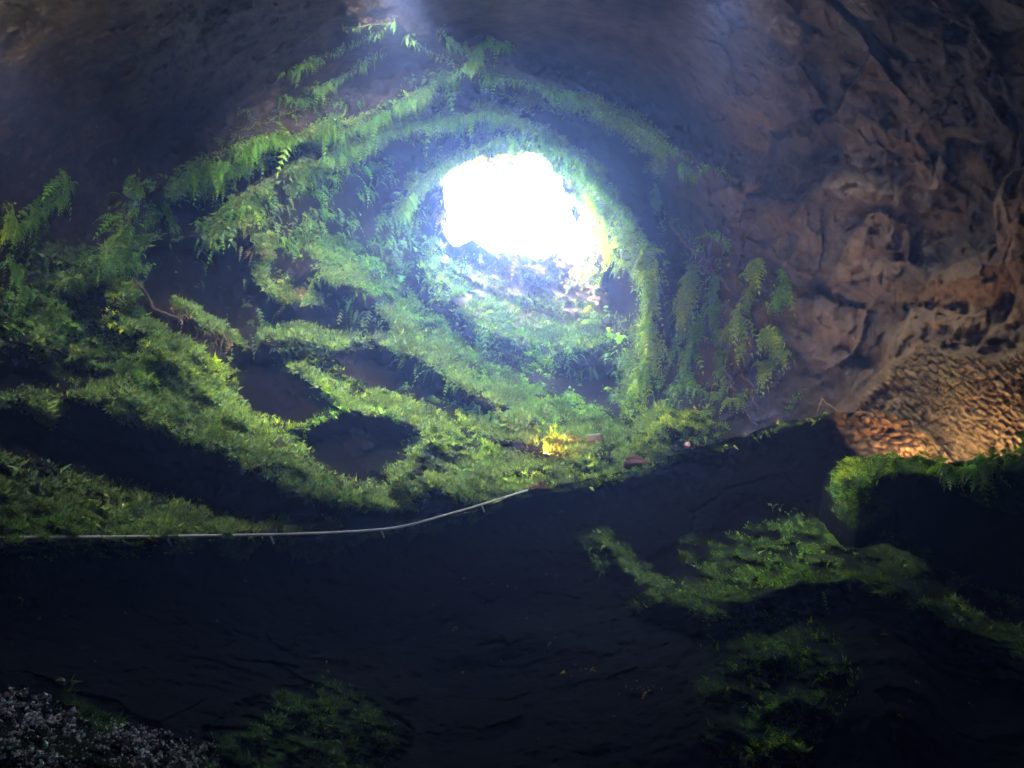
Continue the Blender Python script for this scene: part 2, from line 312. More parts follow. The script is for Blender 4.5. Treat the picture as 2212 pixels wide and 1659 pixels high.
# where plants grow: (points, half width px, density 0..1, kind m = moss fuzz / f = hanging fronds, tint name, length factor)
G, Yg, Tl, Br, Dk = 'green', 'yellow', 'teal', 'brown', 'dark'
STROKES = [
 # mossy slopes, left
 ([(40,700),(120,690),(200,730),(300,790),(380,840)],34,.9,'m',G,1), ([(60,740),(160,780),(260,830),(380,890),(480,930)],46,.8,'m',Dk,1),
 ([(200,740),(280,790),(340,820)],26,.9,'m',G,1), ([(270,610),(262,680),(300,735),(360,780),(420,830)],22,1,'m',Yg,1),
 ([(380,850),(440,880),(480,930)],40,.9,'m',G,1), ([(0,860),(100,850),(210,850),(280,888)],14,.8,'m',Dk,1), ([(60,870),(105,890),(95,905)],18,.7,'m',Dk,1),
 ([(280,890),(380,930),(480,968),(570,1015),(640,1052),(720,1068),(850,1078)],26,.9,'m',Dk,1),
 ([(400,900),(500,945),(600,990),(680,1030)],40,.85,'m',Dk,1), ([(480,900),(560,935),(640,945)],20,1,'m',Yg,1), ([(620,945),(700,900),(745,880)],8,.8,'m',G,1),
 ([(420,765),(460,775),(500,820)],16,1,'m',Yg,1), ([(600,960),(660,1010),(700,1050),(780,1068)],16,.8,'m',G,1),
 ([(-60,1060),(80,1070),(200,1100),(330,1125)],60,.8,'m',Dk,1), ([(0,1010),(150,1050),(300,1090),(420,1125),(540,1145)],26,.7,'m',Dk,1), ([(-60,1130),(100,1140),(300,1150),(500,1155)],24,.9,'m',G,1),
 ([(120,590),(160,570),(200,600),(180,640),(130,640)],34,.8,'m',Dk,1),([(170,670),(200,690)],24,.7,'m',Dk,1),([(0,640),(60,660),(100,690)],24,.6,'m',Dk,1),
 # central slopes
 ([(620,790),(700,800),(770,850),(850,880),(930,905),(1000,925)],18,1,'m',Yg,1), ([(700,830),(800,870),(900,905),(980,940),(1060,985)],22,1,'m',G,1),
 ([(940,930),(1000,960),(1060,1000),(1150,1030),(1260,1020),(1350,1010)],30,1,'m',Yg,1), ([(880,985),(960,990),(1040,1020),(1120,1050)],34,.75,'m',Dk,1),
 ([(890,1040),(960,1055),(1060,1065),(1150,1060)],18,.8,'m',Dk,1), ([(1080,905),(1180,915),(1280,945),(1360,965),(1440,975)],22,1,'m',G,1),
 ([(1190,990),(1260,1000),(1340,1008)],14,1,'m',Yg,1), ([(1400,930),(1440,910),(1490,905),(1540,930)],26,1,'m',Yg,1), ([(1420,960),(1500,960),(1560,950)],18,.9,'m',Yg,1),
 ([(660,520),(720,550),(790,590),(850,640),(900,690),(960,740)],26,.9,'m',G,1), ([(900,720),(980,780),(1060,830),(1130,880)],36,.9,'m',G,1),
 ([(1080,850),(1160,870),(1240,900),(1300,940),(1360,960)],24,.95,'m',G,1), ([(930,560),(960,610),(1010,660),(1070,690)],30,.8,'m',Yg,1),
 ([(620,735),(700,745),(780,735),(860,740),(930,780)],20,.8,'m',Dk,1), ([(1370,870),(1350,920),(1400,960)],22,.8,'m',Yg,1), ([(1395,600),(1405,700),(1392,790),(1380,860)],12,1,'m',Yg,1),
 ([(1060,570),(1150,590),(1240,570)],40,.8,'m',Br,1), ([(1000,590),(1090,650),(1220,650),(1270,600)],44,.7,'m',Yg,1), ([(1000,600),(1100,650),(1230,640)],50,.35,'f',Yg,.8), ([(1480,560),(1520,700),(1500,830)],60,.30,'f',G,.8), ([(1590,600),(1600,720),(1560,800)],44,.25,'f',Yg,.8), ([(1430,470),(1500,520)],24,.2,'f',Tl,.8), ([(1080,640),(1180,640),(1260,620)],50,.7,'m',Br,1), ([(1100,740),(1200,740),(1280,720)],46,.55,'m',G,1),
 # fern fronds
 ([(1000,780),(1080,820),(1150,850),(1220,870)],26,.8,'f',G,1), ([(940,870),(1000,880),(1060,900)],14,.9,'f',Tl,1), ([(1150,850),(1230,870),(1290,910)],16,.9,'f',G,1),
 ([(1060,700),(1120,760),(1200,790),(1260,800)],40,.5,'f',Tl,1), ([(960,640),(1010,690),(1080,740)],30,.5,'f',Tl,1), ([(950,560),(940,620),(990,660)],24,.5,'f',Yg,1),
 ([(1290,600),(1330,640),(1310,720),(1330,780)],30,.6,'f',G,1), ([(1250,560),(1280,620),(1260,680)],26,.6,'f',Yg,1), ([(1280,760),(1310,810)],26,.4,'f',Tl,1),
 ([(1200,400),(1260,430),(1300,470),(1340,520),(1360,560)],22,1,'f',Yg,1), ([(1190,350),(1240,380),(1290,440),(1310,500)],14,.9,'f',Yg,1),
 ([(900,450),(915,500),(930,540),(940,580)],18,.6,'f',Yg,1), ([(860,420),(850,480),(880,540)],24,.5,'f',Tl,1), ([(760,470),(800,540),(850,600)],36,.5,'f',Tl,1),
 ([(640,440),(700,480),(740,540)],36,.35,'f',Tl,1), ([(330,440),(450,480),(600,470),(760,430)],52,.30,'f',Tl,1), ([(640,520),(760,600),(850,700)],64,.45,'f',G,1), ([(400,560),(520,640),(640,740)],46,.22,'f',Dk,1), ([(450,380),(600,330),(800,290),(950,230)],44,.5,'f',G,1), ([(720,420),(820,440),(880,520)],60,.5,'f',Tl,1), ([(950,720),(1100,800),(1250,850)],60,.4,'f',G,1), ([(60,560),(150,620),(240,640)],50,.3,'f',Dk,1), ([(1050,120),(1000,170),(900,230)],34,.5,'f',Tl,1), ([(945,380),(950,440),(962,510),(1010,545),(1100,560),(1180,565),(1262,545)],11,.9,'f',Br,.7), ([(945,370),(1000,340),(1060,322),(1130,312),(1190,325),(1235,400),(1262,470),(1290,520)],12,.9,'f',Yg,.7), ([(540,480),(600,480),(640,470)],34,.4,'f',Br,.8), ([(520,510),(570,580),(600,600)],24,.4,'f',Br,.8),
 ([(560,600),(640,600),(700,640),(730,680)],20,.5,'f',Tl,.8), ([(380,660),(440,695),(510,740)],12,.9,'f',Br,.9),
 ([(790,380),(850,350),(920,330)],26,.5,'f',Tl,1), ([(960,330),(1050,300),(1130,290)],22,.8,'f',Tl,1), ([(1150,310),(1220,350),(1280,410),(1330,480),(1360,540)],20,.9,'f',Tl,1),
 ([(740,300),(830,290),(900,270)],26,.5,'f',Tl,1), ([(880,200),(960,180),(1050,160)],24,.7,'f',Tl,1), ([(660,230),(720,240),(760,230)],24,.6,'f',Tl,1),
 ([(600,320),(680,330),(740,370)],24,.35,'f',Tl,.9), ([(700,420),(760,400),(820,380)],20,.3,'f',Tl,.9),
 ([(500,460),(560,420),(560,460)],12,.8,'f',G,1),
 ([(420,370),(450,350),(520,350),(560,340)],22,.7,'f',G,1), ([(290,420),(270,500),(310,540)],24,.6,'f',G,1), ([(350,440),(370,470)],12,.6,'f',Tl,1), ([(200,560),(260,560),(310,570)],16,.7,'f',Tl,1.1),
 ([(0,430),(20,450),(10,500)],14,1,'f',Yg,1.0), ([(60,470),(110,430),(140,400)],16,.8,'f',G,1), ([(20,490),(80,500)],20,.8,'f',G,1), ([(0,620),(40,640),(30,600)],16,.7,'f',Tl,1.1),
 ([(90,680),(150,700),(200,720)],12,.8,'f',G,.9), ([(180,570),(160,600),(110,610)],26,.4,'f',G,.8),
 ([(1390,860),(1350,890),(1330,860)],16,.6,'f',Tl,.9), ([(1440,870),(1480,850),(1540,860)],16,.4,'f',G,.9),
 ([(620,640),(680,620),(730,680)],16,.3,'f',Br,.8), ([(850,780),(960,800),(1020,850)],18,.5,'f',Tl,.8), ([(900,990),(980,1010),(1040,1040)],30,.2,'f',Tl,.6),
]
TINT = {G: (.17, .33, .03), Yg: (.30, .43, .022), Tl: (.17, .33, .07), Br: (.22, .16, .07), Dk: (.10, .165, .05)}
def patchy(X, Y):
    return smooth(.55 + 1.9 * fbm(np.stack([X / 44, Y / 26, 0 * X], -1), 1, 4, 55, .6))
def torn(X, Y): return smooth(.82 + 2.3 * fbm(np.stack([(X * .96 + Y * .25) / 46, (Y * .96 - X * .25) / 17, 0 * X + 7], -1), 1, 4, 77, .62))
def fine_(X, Y): return smooth(.55 + 1.5 * fbm(np.stack([(X * .85 + Y * .5) / 15, (Y * .85 - X * .5) / 7, 0 * X], -1), 1, 3, 58, .6))
def grow(X, Y, kind, strokes=STROKES):
    X0, Y0 = X, Y; Q = np.stack([X / 130, Y / 130, 0 * X], -1); X = X + 34 * fbm(Q, 1, 4, 401, .62); Y = Y + 26 * fbm(Q, 1, 4, 405, .62); X = X + 12 * fbm(Q * 5, 1, 2, 411); Y = Y + 12 * fbm(Q * 5, 1, 2, 413)
    dens = np.zeros_like(X); tint = np.zeros(X.shape + (3,)); ws = np.zeros_like(X); ln = np.ones_like(X)
    for pts, wd, den, kd, tn, lf in strokes:
        if kd != kind: continue
        p = np.array(pts, float)
        box = (X > p[:, 0].min() - wd * 1.6) & (X < p[:, 0].max() + wd * 1.6) & (Y > p[:, 1].min() - wd * 1.6) & (Y < p[:, 1].max() + wd * 1.6)
        if not box.any(): continue
        d = dist_poly(X[box], Y[box], pts)[0]; v = den * (smooth((1.55 - d / wd) / .85) if kind == 'm' else smooth((1.25 - d / wd) / .6))
        dens[box] = np.maximum(dens[box], v); ws[box] += v; tint[box] += v[:, None] * np.array(TINT[tn])
    return dens, np.where(ws[..., None] > 0, tint / (ws[..., None] + 1e-9), TINT[G])

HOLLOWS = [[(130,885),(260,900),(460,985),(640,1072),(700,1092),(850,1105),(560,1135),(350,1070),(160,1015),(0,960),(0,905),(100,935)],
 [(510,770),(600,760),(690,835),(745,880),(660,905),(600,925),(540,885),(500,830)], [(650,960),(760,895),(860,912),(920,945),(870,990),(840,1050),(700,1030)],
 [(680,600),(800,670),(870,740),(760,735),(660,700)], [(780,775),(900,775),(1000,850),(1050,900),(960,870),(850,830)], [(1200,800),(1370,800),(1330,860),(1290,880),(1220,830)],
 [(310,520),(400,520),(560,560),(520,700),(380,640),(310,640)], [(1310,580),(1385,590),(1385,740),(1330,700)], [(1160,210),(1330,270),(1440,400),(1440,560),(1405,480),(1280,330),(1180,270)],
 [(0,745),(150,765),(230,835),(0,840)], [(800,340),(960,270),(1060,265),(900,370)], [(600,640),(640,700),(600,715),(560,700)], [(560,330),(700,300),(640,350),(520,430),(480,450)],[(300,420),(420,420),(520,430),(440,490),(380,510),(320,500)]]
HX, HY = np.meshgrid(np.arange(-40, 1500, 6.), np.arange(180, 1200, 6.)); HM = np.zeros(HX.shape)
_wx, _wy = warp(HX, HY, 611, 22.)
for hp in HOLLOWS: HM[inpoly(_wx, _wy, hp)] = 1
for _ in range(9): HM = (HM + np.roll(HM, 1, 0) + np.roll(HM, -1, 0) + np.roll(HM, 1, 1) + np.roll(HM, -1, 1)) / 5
def hollow(x, y):
    i = np.clip(((y - 180) / 6).round().astype(int), 0, HM.shape[0] - 1); j = np.clip(((x + 40) / 6).round().astype(int), 0, HM.shape[1] - 1)
    return HM[i, j] * ((x > -40) & (x < 1500) & (y > 180) & (y < 1195))
def hollow_s(x, y):
    fx = np.clip((x + 40) / 6, 0, HM.shape[1] - 1.001); fy = np.clip((y - 180) / 6, 0, HM.shape[0] - 1.001); j = fx.astype(int); i = fy.astype(int); fx = fx - j; fy = fy - i
    return HM[i, j] * (1 - fx) * (1 - fy) + HM[i, j + 1] * fx * (1 - fy) + HM[i + 1, j] * (1 - fx) * fy + HM[i + 1, j + 1] * fx * fy
def axis(lo, a, b, hi, fine, coarse):
    return np.concatenate([np.arange(lo, a, coarse), np.arange(a, b, fine), np.arange(b, hi + coarse, coarse)])
XS = axis(-900, -260, 2540, 3100, 3.5, 30.); YS = axis(-700, -40, 1320, 2300, 3.4, 30.)
X, Y = np.meshgrid(XS, YS)
WX, WY = warp(X, Y, 3, 11.); RX, RY = warp(X * 1.6, Y * 1.6, 203, 26.); RX = RX / 1.6; RY = RY / 1.6; RX = RX + WX - X; RY = RY + WY - Y
r0 = BASE(X, Y)
hd = np.hypot(X - HC[0], (Y - HC[1]) * 1.25)
k = smooth((185 - hd) / 45); r0 = r0 * (1 - k) + hole_r(Y) * k
rid, LIT = apply_ridges(RX, RY, RIDGES); rid = rid * (1 - .62 * smooth((X - 1440) / 150)); dm0, _ = grow(WX, WY, 'm')
near_hole = smooth((hd - 120) / 60)
P0 = at(X, Y, r0)
disp = fbm(P0, .22, 4, 21) * .9 + fbm(P0, 1.1, 5, 31, .62) * .34
bare = smooth((X - 1380) / 250 + .0) * smooth(1.2 - np.abs(Y - 400) / 900) + smooth((520 - Y - .35 * np.abs(X - 300)) / 200) * smooth((900 - X) / 300)
bare = np.clip(bare, 0, 1)
Pw = P0 + .35 * np.stack([fbm(P0, .7, 3, 61), fbm(P0, .7, 3, 62), fbm(P0, .7, 3, 63)], -1)
f1, f2, cell, fa = worley(Pw * np.array((1, 1, 1.7)), .6, 5); g1, g2, cell2, fb_ = worley(Pw * np.array((1, 1, 1.6)), 1.4, 9); k1, k2_, cell3, fc_ = worley(Pw * np.array((1, 1, 1.5)), 3.4, 19)
blocks = (cell - .5) * .6 + fa * .8 + (cell2 - .5) * .22 + fb_ * .45 + (cell3 - .5) * .09 + fc_ * .22 + .12 * fbm(Pw, 5., 3, 141, .65)
# finely slatted tongue of rock at the lower right
SLAT = [(1878,832),(1925,785),(1990,745),(2060,758),(2150,775),(2212,745),(2300,730),(2500,800),(2500,1100),(1900,1100),(1830,900)]
inside = inpoly(WX, WY, SLAT); slat = inside.astype(float)
for _ in range(3):
    slat = (slat + np.roll(slat, 1, 0) + np.roll(slat, -1, 0) + np.roll(slat, 1, 1) + np.roll(slat, -1, 1)) / 5
ca, sa = math.cos(R(33)), math.sin(R(33))
u = ((X) * ca + Y * sa) / 27; v = (-X * sa + Y * ca) / 8
u = u + .35 * fbm(np.stack([X / 90, Y / 90, 0 * X], -1), 1, 3, 71); v = v + .7 * fbm(np.stack([X / 90, Y / 90, 0 * X + 3], -1), 1, 3, 72)
s1, s2, scell, _ = worley(np.stack([u, v, 0 * u + .5], -1), 1., 13)
slat_d = smooth((s2 - s1) * 3.) * .11 + (scell - .5) * .08 + .12 * fbm(P0, 1.5, 4, 151)
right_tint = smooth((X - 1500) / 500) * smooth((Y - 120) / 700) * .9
rough_moss = np.clip(dm0 * 1.2, 0, 1) * (fbm(P0, 3.2, 3, 131) * .3 + fbm(P0, 1.4, 2, 135) * .4 + (fine_(X, Y) - .5) * .14 - (1 - np.abs(fbm(np.stack([(X * .85 + Y * .5) / 75, (Y * .85 - X * .5) / 20, 0 * X], -1), 1, 4, 171, .6))) ** 3 * 1.0 + .55)
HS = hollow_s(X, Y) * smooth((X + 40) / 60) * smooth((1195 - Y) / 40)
rr = r0 + HS * 1.3 - rough_moss * near_hole * (1 - HS) - rid * (1 - .0 * X) * near_hole - (disp * (1 - slat * .8)) * (.25 + .75 * near_hole) - (bare * blocks * (1 - slat)) * (.03 + .72 * smooth((X - 1250) / 350)) - slat * (slat_d + .55) - bare * (1 - smooth((X - 1250) / 350)) * (.22 * fbm(P0, 2.6, 5, 161, .68) + .12 * fc_)
P = at(X, Y, rr)
dm, tm = grow(WX, WY, 'm')
dm = dm * (1 - hollow_s(X, Y))
mossy = np.clip(dm * 1.2 * (.25 + .75 * patchy(X, Y)) * (.15 + .85 * fine_(X, Y)) + .3 * LIT * (1 - bare) * patchy(X, Y), 0, 1) * (1 - slat)
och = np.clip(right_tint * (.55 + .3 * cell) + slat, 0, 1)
lamplight = smooth((260 - np.hypot(X - 120, (Y + 20) * 1.3)) / 200) * .8  # orange lamplight at the upper left, painted in as ochre
lit_earth = smooth((150 - np.hypot((X - 1150) * .85, (Y - 640) * 1.3)) / 60); mossy = mossy * (1 - .5 * lit_earth)  # brown earth, painted brighter to make up for grazing light
kind = np.stack([mossy, np.clip(och + lamplight + .8 * lit_earth, 0, 1), slat], -1)
shf = np.clip(smooth((X - 1420) / 200) + smooth((330 - Y) / 300) * 1.2, 0, 1.2); bl = (.30 + .55 * shf) * (.85 + .45 * cell * bare + .25 * cell2 * bare); bl = bl * (1 - .8 * HS) + lit_earth * 1.7; bl = np.where(slat > .5, .75 + .5 * scell, bl)  # rock painted darker in hollows for shade, paler near the top for haze
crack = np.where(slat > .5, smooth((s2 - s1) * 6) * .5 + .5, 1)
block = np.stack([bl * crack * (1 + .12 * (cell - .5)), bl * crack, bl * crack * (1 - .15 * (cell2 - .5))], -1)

NY, NX = X.shape
idx = np.arange(NY * NX).reshape(NY, NX)
q = np.stack([idx[:-1, :-1], idx[:-1, 1:], idx[1:, 1:], idx[1:, :-1]], -1).reshape(-1, 4)
cx = (X[:-1, :-1] + X[1:, 1:]).ravel() / 2; cyy = (Y[:-1, :-1] + Y[1:, 1:]).ravel() / 2
jx, jy = warp(cx, cyy, 90, 7.)
keep = ~inpoly(jx, jy, HOLE)
q, cx, cyy = q[keep], cx[keep], cyy[keep]
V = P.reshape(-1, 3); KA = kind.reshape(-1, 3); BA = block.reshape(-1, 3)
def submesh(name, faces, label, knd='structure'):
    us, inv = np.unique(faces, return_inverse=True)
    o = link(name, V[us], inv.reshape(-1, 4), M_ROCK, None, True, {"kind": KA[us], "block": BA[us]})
    o["label"] = label; o["kind"] = knd; return o
cut1 = cx > 1440 + .25 * np.maximum(cyy - 600, 0) * 0 + np.where(cyy < 380, (cyy - 380) * -.1, 0)
is_slat = (slat[:-1, :-1].ravel()[keep] > .5)
right = cut1 & ~is_slat; top = (~cut1) & (cyy < 400 - .0 * cx) & (hd[:-1, :-1].ravel()[keep] > 470 - 0 * cx)
submesh("cave_ceiling", q[right], "bare brown blocky rock of the cave roof on the right")
submesh("cave_roof", q[top], "dim brown rock roof at upper left")
submesh("slatted_rock", q[is_slat], "ochre finely cracked rock face lit by a warm lamp")
submesh("shaft_wall", q[~right & ~top & ~is_slat], "dark ledged wall of the volcanic shaft below the opening")

# the back of the cave, behind and beside the camera, so that light enters only by the opening
bidx = np.concatenate([idx[0, :], idx[1:, -1], idx[-1, -2::-1], idx[-2:0:-1, 0]])
bp = V[bidx] - CAM; br = np.linalg.norm(bp, axis=1); bd = bp / br[:, None]; nb = len(bidx); rings = [V[bidx]]
for k_ in range(1, 14):
    t = k_ / 13; ang = np.arccos(np.clip(bd @ FW, -1, 1)); a = ang + (math.pi - ang) * t * .985
    side = unit(bd - (bd @ FW)[:, None] * FW); d = np.cos(a)[:, None] * FW + np.sin(a)[:, None] * side
    rb = br * (1 - t) + 9 * t; pt = CAM + d * rb[:, None]; pt = CAM + d * (rb + .7 * fbm(pt, .4, 4, 44))[:, None]; rings.append(pt)
VB = np.vstack(rings); F = []
for k_ in range(13):
    a = np.arange(nb) + k_ * nb; b = np.roll(np.arange(nb), -1) + k_ * nb
    F.append(np.stack([a, b, b + nb, a + nb], -1))
VB = np.vstack([VB, VB[-nb:].mean(0)]); F.append(np.stack([np.arange(nb) + 13 * nb, np.roll(np.arange(nb), -1) + 13 * nb, np.full(nb, len(VB) - 1), np.full(nb, len(VB) - 1)], -1))
F = np.vstack(F); F3 = F[:-nb]
o = link("cave_back_wall", VB, F3, M_ROCK, None, True, {"kind": np.zeros((len(VB), 3)), "block": np.full((len(VB), 3), .15)}); o["kind"] = "structure"
lastring = VB[13 * nb:14 * nb]
capv = np.vstack([lastring, VB[-1:]]); capf = np.stack([np.arange(nb), np.roll(np.arange(nb), -1), np.full(nb, nb)], -1)
o = link("cave_back_rock", capv, capf, M_ROCK, None, True, {"kind": np.zeros((len(capv), 3)), "block": np.full((len(capv), 3), .15)}); o["kind"] = "structure"
# floor of the cave
gx, gy = np.meshgrid(np.linspace(-14, 14, 60), np.linspace(-10, 9, 50)); gz = .12 * fbm(np.stack([gx, gy, 0 * gx], -1), .8, 3, 5)
gi = np.arange(gx.size).reshape(gx.shape); gf = np.stack([gi[:-1, :-1], gi[:-1, 1:], gi[1:, 1:], gi[1:, :-1]], -1).reshape(-1, 4)
o = link("ground", np.stack([gx, gy, gz], -1).reshape(-1, 3), gf, M_ROCK, None, True, {"kind": np.zeros((gx.size, 3)), "block": np.full((gx.size, 3), .15)}); o["kind"] = "structure"

# ------------------------------------------------------------------ near terrace wall below the path
EDGE = [(-700,1172),(0,1170),(250,1166),(500,1162),(735,1157),(850,1142),(960,1120),(1080,1082),(1180,1052),(1300,1028),(1400,1003),(1500,968),(1600,940),(1700,912),(1800,892),(1860,886),
        (1920,890),(1960,905),(2000,930),(2030,965),(2060,1000),(2120,1040),(2300,1080),(2900,1100)]
EDR = [(-700,8),(0,9.1),(400,9.9),(735,11.4),(1100,13.8),(1400,15.0),(1700,14.6),(1900,13.2),(2212,11),(2900,8)]
def e_y(x): p = np.array(EDGE, float); return np.interp(x, p[:, 0], p[:, 1]) + 3 * vnoise(np.stack([x / 14, 0 * x, 0 * x], -1), 4) + 4 * vnoise(np.stack([x / 50, 0 * x, 0 * x], -1), 5)
def e_r(x): p = np.array(EDR, float); return sq_(np.interp(x, p[:, 0], p[:, 1]))
F_RIDGES = [
 [(1250,1160,.4,30,40),(1290,1150,.6,30,50),(1340,1215,.8,34,60),(1420,1280,1.0,40,70),(1520,1310,1.3,70,80),(1620,1290,1.6,110,80),(1740,1255,1.9,130,90),(1860,1240,1.9,130,90),(1950,1270,1.7,80,100),(2040,1330,1.5,70,110),(2130,1380,1.3,60,110),(2300,1450,1.2,60,90)],
 [(1560,1440,.4,30,40),(1640,1400,.7,40,60),(1700,1415,.6,40,60)], [(1690,1380,.4,30,40),(1760,1410,.7,40,50),(1800,1460,.4,30,40)],
 [(1530,1500,.4,30,40),(1590,1480,.6,40,50),(1650,1510,.4,40,50)], [(1640,1540,.4,30,40),(1720,1500,.7,50,60),(1770,1530,.5,30,50)],
 [(1520,1600,.4,30,40),(1580,1570,.5,30,50),(1640,1620,.5,40,50)], [(1640,1640,.4,30,40),(1700,1600,.6,40,50),(1740,1630,.4,30,50)],
 [(-300,1640,1.2,140,200),(0,1620,1.2,130,200),(200,1640,1.2,110,200),(360,1680,1.,90,200),(470,1740,.8,60,200)],
 [(450,1640,.2,60,60),(560,1580,.4,90,60),(680,1540,.35,80,60),(800,1560,.4,80,80),(870,1620,.2,60,60)], [(560,1650,.3,60,60),(650,1610,.4,60,50),(740,1640,.3,60,50)],
]
F_STROKES = [
 ([(-60,1180),(200,1182),(450,1172),(700,1162)],11,1,'m',G,1), ([(700,1160),(860,1148),(1000,1112),(1100,1078),(1250,1042),(1400,1010)],6,.8,'m',Dk,1),
 ([(1400,1008),(1500,972),(1600,944),(1700,916),(1800,896),(1850,890)],5,1,'m',Yg,1), ([(1250,1035),(1330,1022),(1390,1008)],10,.9,'m',Yg,1), ([(-60,1200),(100,1205),(240,1200),(400,1185)],10,.4,'m',G,1),
 ([(1270,1155),(1300,1160),(1350,1215),(1420,1270)],14,.8,'m',Dk,1), ([(1255,1165),(1275,1200),(1295,1235)],12,.7,'m',Dk,1), ([(1360,1305),(1440,1290),(1520,1290)],12,.9,'m',Dk,1),
 ([(1500,1270),(1600,1230),(1700,1170),(1800,1150)],36,.8,'m',Dk,1), ([(1560,1200),(1640,1180),(1720,1160)],30,.7,'m',G,1), ([(1550,1300),(1640,1260),(1740,1225),(1860,1235)],26,.9,'m',G,1),
 ([(1750,1215),(1850,1240),(1920,1270)],16,1,'m',Yg,1), ([(1700,1140),(1800,1150),(1900,1150),(2010,1150)],12,.8,'m',G,1), ([(1920,1230),(2000,1290),(2080,1330),(2212,1380)],30,.8,'m',Dk,1), ([(2000,1290),(2070,1320)],16,.9,'m',Yg,1),
 ([(1560,1430),(1680,1410),(1790,1440)],24,.5,'m',Dk,1), ([(1600,1400),(1700,1390),(1780,1470),(1700,1560)],60,.5,'m',G,1), ([(1540,1500),(1640,1500),(1740,1490)],34,.6,'m',Dk,1), ([(1620,1560),(1700,1540),(1680,1640)],34,.6,'m',G,1),
 ([(1530,1590),(1600,1640),(1680,1660)],20,.7,'m',G,1), ([(640,1620),(560,1640),(500,1650)],50,.6,'m',Dk,1), ([(620,1540),(700,1510),(780,1560),(800,1620),(720,1659)],44,.6,'m',Dk,1), ([(540,1590),(600,1550),(700,1530)],24,.6,'m',G,1),
 ([(160,1510),(200,1540),(240,1570)],18,.5,'m',Dk,1), ([(1200,1400),(1300,1470),(1400,1480)],24,.25,'f',Br,.6), ([(60,1260),(500,1340),(1000,1300),(1250,1200)],110,.008,'f',Dk,.6), ([(200,1400),(800,1430),(1400,1560)],90,.005,'f',Br,.6), ([(1880,1420),(2000,1500),(2212,1560)],70,.01,'f',Br,.6), ([(1480,1180),(1540,1230)],26,.5,'m',Dk,1), ([(1900,1190),(2010,1200),(2120,1240),(2212,1290)],24,.5,'m',Dk,1), ([(1640,1640),(1700,1600),(1660,1520)],40,.6,'m',Yg,1), ([(560,1600),(700,1580),(760,1640)],50,.4,'f',Dk,.6),
 ([(1600,1260),(1700,1200),(1800,1230)],50,.35,'f',G,.6), ([(1620,1420),(1720,1470),(1660,1560),(1640,1640)],60,.3,'f',G,.6), ([(1280,1150),(1290,1220)],16,.4,'f',Tl,.6), ([(1420,1270),(1520,1290)],20,.4,'f',Tl,.6),
 ([(2050,1310),(2150,1370)],24,.4,'f',Dk,.7), ([(1650,1080),(1700,1110),(1660,1100)],12,.35,'f',Tl,.7),
]
CONE = (1100., -400.)
XS2 = axis(-800, -240, 2520, 3000, 4.4, 34.); T2 = np.linspace(0, 1, 300) ** 1.05
X2, TT = np.meshgrid(XS2, T2); EY = e_y(X2); Y2 = EY + TT * (2060 - EY)
W2X, W2Y = warp(X2, Y2, 303, 14.)
rd2, lit2 = apply_ridges(W2X, W2Y, F_RIDGES, CONE)
d2 = dirs(X2, Y2); ch = np.sqrt(d2[..., 0] ** 2 + d2[..., 1] ** 2)
dt = dirs(X2, EY); hd_top = e_r(X2) * np.sqrt(dt[..., 0] ** 2 + dt[..., 1] ** 2)
EYS = np.interp(X2, np.array(EDGE, float)[:, 0], np.array(EDGE, float)[:, 1])
lip = (1 - np.exp(-np.maximum(Y2 - EYS, 0) / 40.)) * .5                                 # undercut below the lip
hdist = hd_top * (1 - .52 * smooth((Y2 - EYS - 60) / 640.) ** .9) + lip
r2 = hdist / ch
Pp = at(X2, Y2, r2)
h1, h2, hc_, hf_ = worley(Pp + .3 * np.stack([fbm(Pp, 1, 2, 81), fbm(Pp, 1, 2, 82), fbm(Pp, 1, 2, 83)], -1), 1.1, 25)
# shingled hump at the top right of the wall; left border painted along a shadow edge
hj = 18 * fbm(np.stack([X2 / 20, Y2 / 20, 0 * X2], -1), 1, 3, 77)
hump = smooth((X2 - 1765 - np.maximum(Y2 - 895, 0) * .95 + hj) / 22) * smooth((2080 - X2) / 40) * smooth((1040 - Y2) / 30)
u = X2 / 24 + .3 * fbm(np.stack([X2 / 60, Y2 / 60, 0 * X2], -1), 1, 2, 75); v = (Y2 + .05 * (X2 - 1900) ** 2 / 60) / 12 + .5 * fbm(np.stack([X2 / 60, Y2 / 60, 0 * X2 + 2], -1), 1, 2, 76)
p1, p2, pc, _ = worley(np.stack([u, v, 0 * u + .5], -1), 1., 33)
fade = smooth((Y2 - EY) / 14)
r2 = r2 - rd2 * .8 - (torn(X2, Y2) - .4) * .25 * smooth((Y2 - EY - 20) / 40) * (rd2 > .02) - fade * (.45 * fbm(Pp, .5, 4, 84) + .12 * fbm(Pp, 2.2, 3, 86) + (.12 * (hc_ - .5) + .2 * hf_ + .12 * fbm(Pp, 5., 3, 87, .65)) * (1 - hump)) - hump * (smooth((p2 - p1) * 3) * .09 + (pc - .5) * .08 + .10 * fbm(Pp, 2., 3, 88))
P2 = at(X2, Y2, r2)
dm2, _ = grow(X2, Y2, 'm', F_STROKES); dm2 = dm2 * torn(X2, Y2) * (.3 + .7 * fine_(X2, Y2))
k2 = np.stack([np.clip(dm2 * 1.2 + .12 * lit2, 0, 1), hump, hump], -1)
b2 = ((.7 + .6 * pc) * (.45 + .55 * smooth((p2 - p1) * 5)) * hump + (.022 + .015 * hc_) * (1 - hump))[..., None] * np.ones(3)  # hump coloured as lamplit, the rest of the wall near black as shade
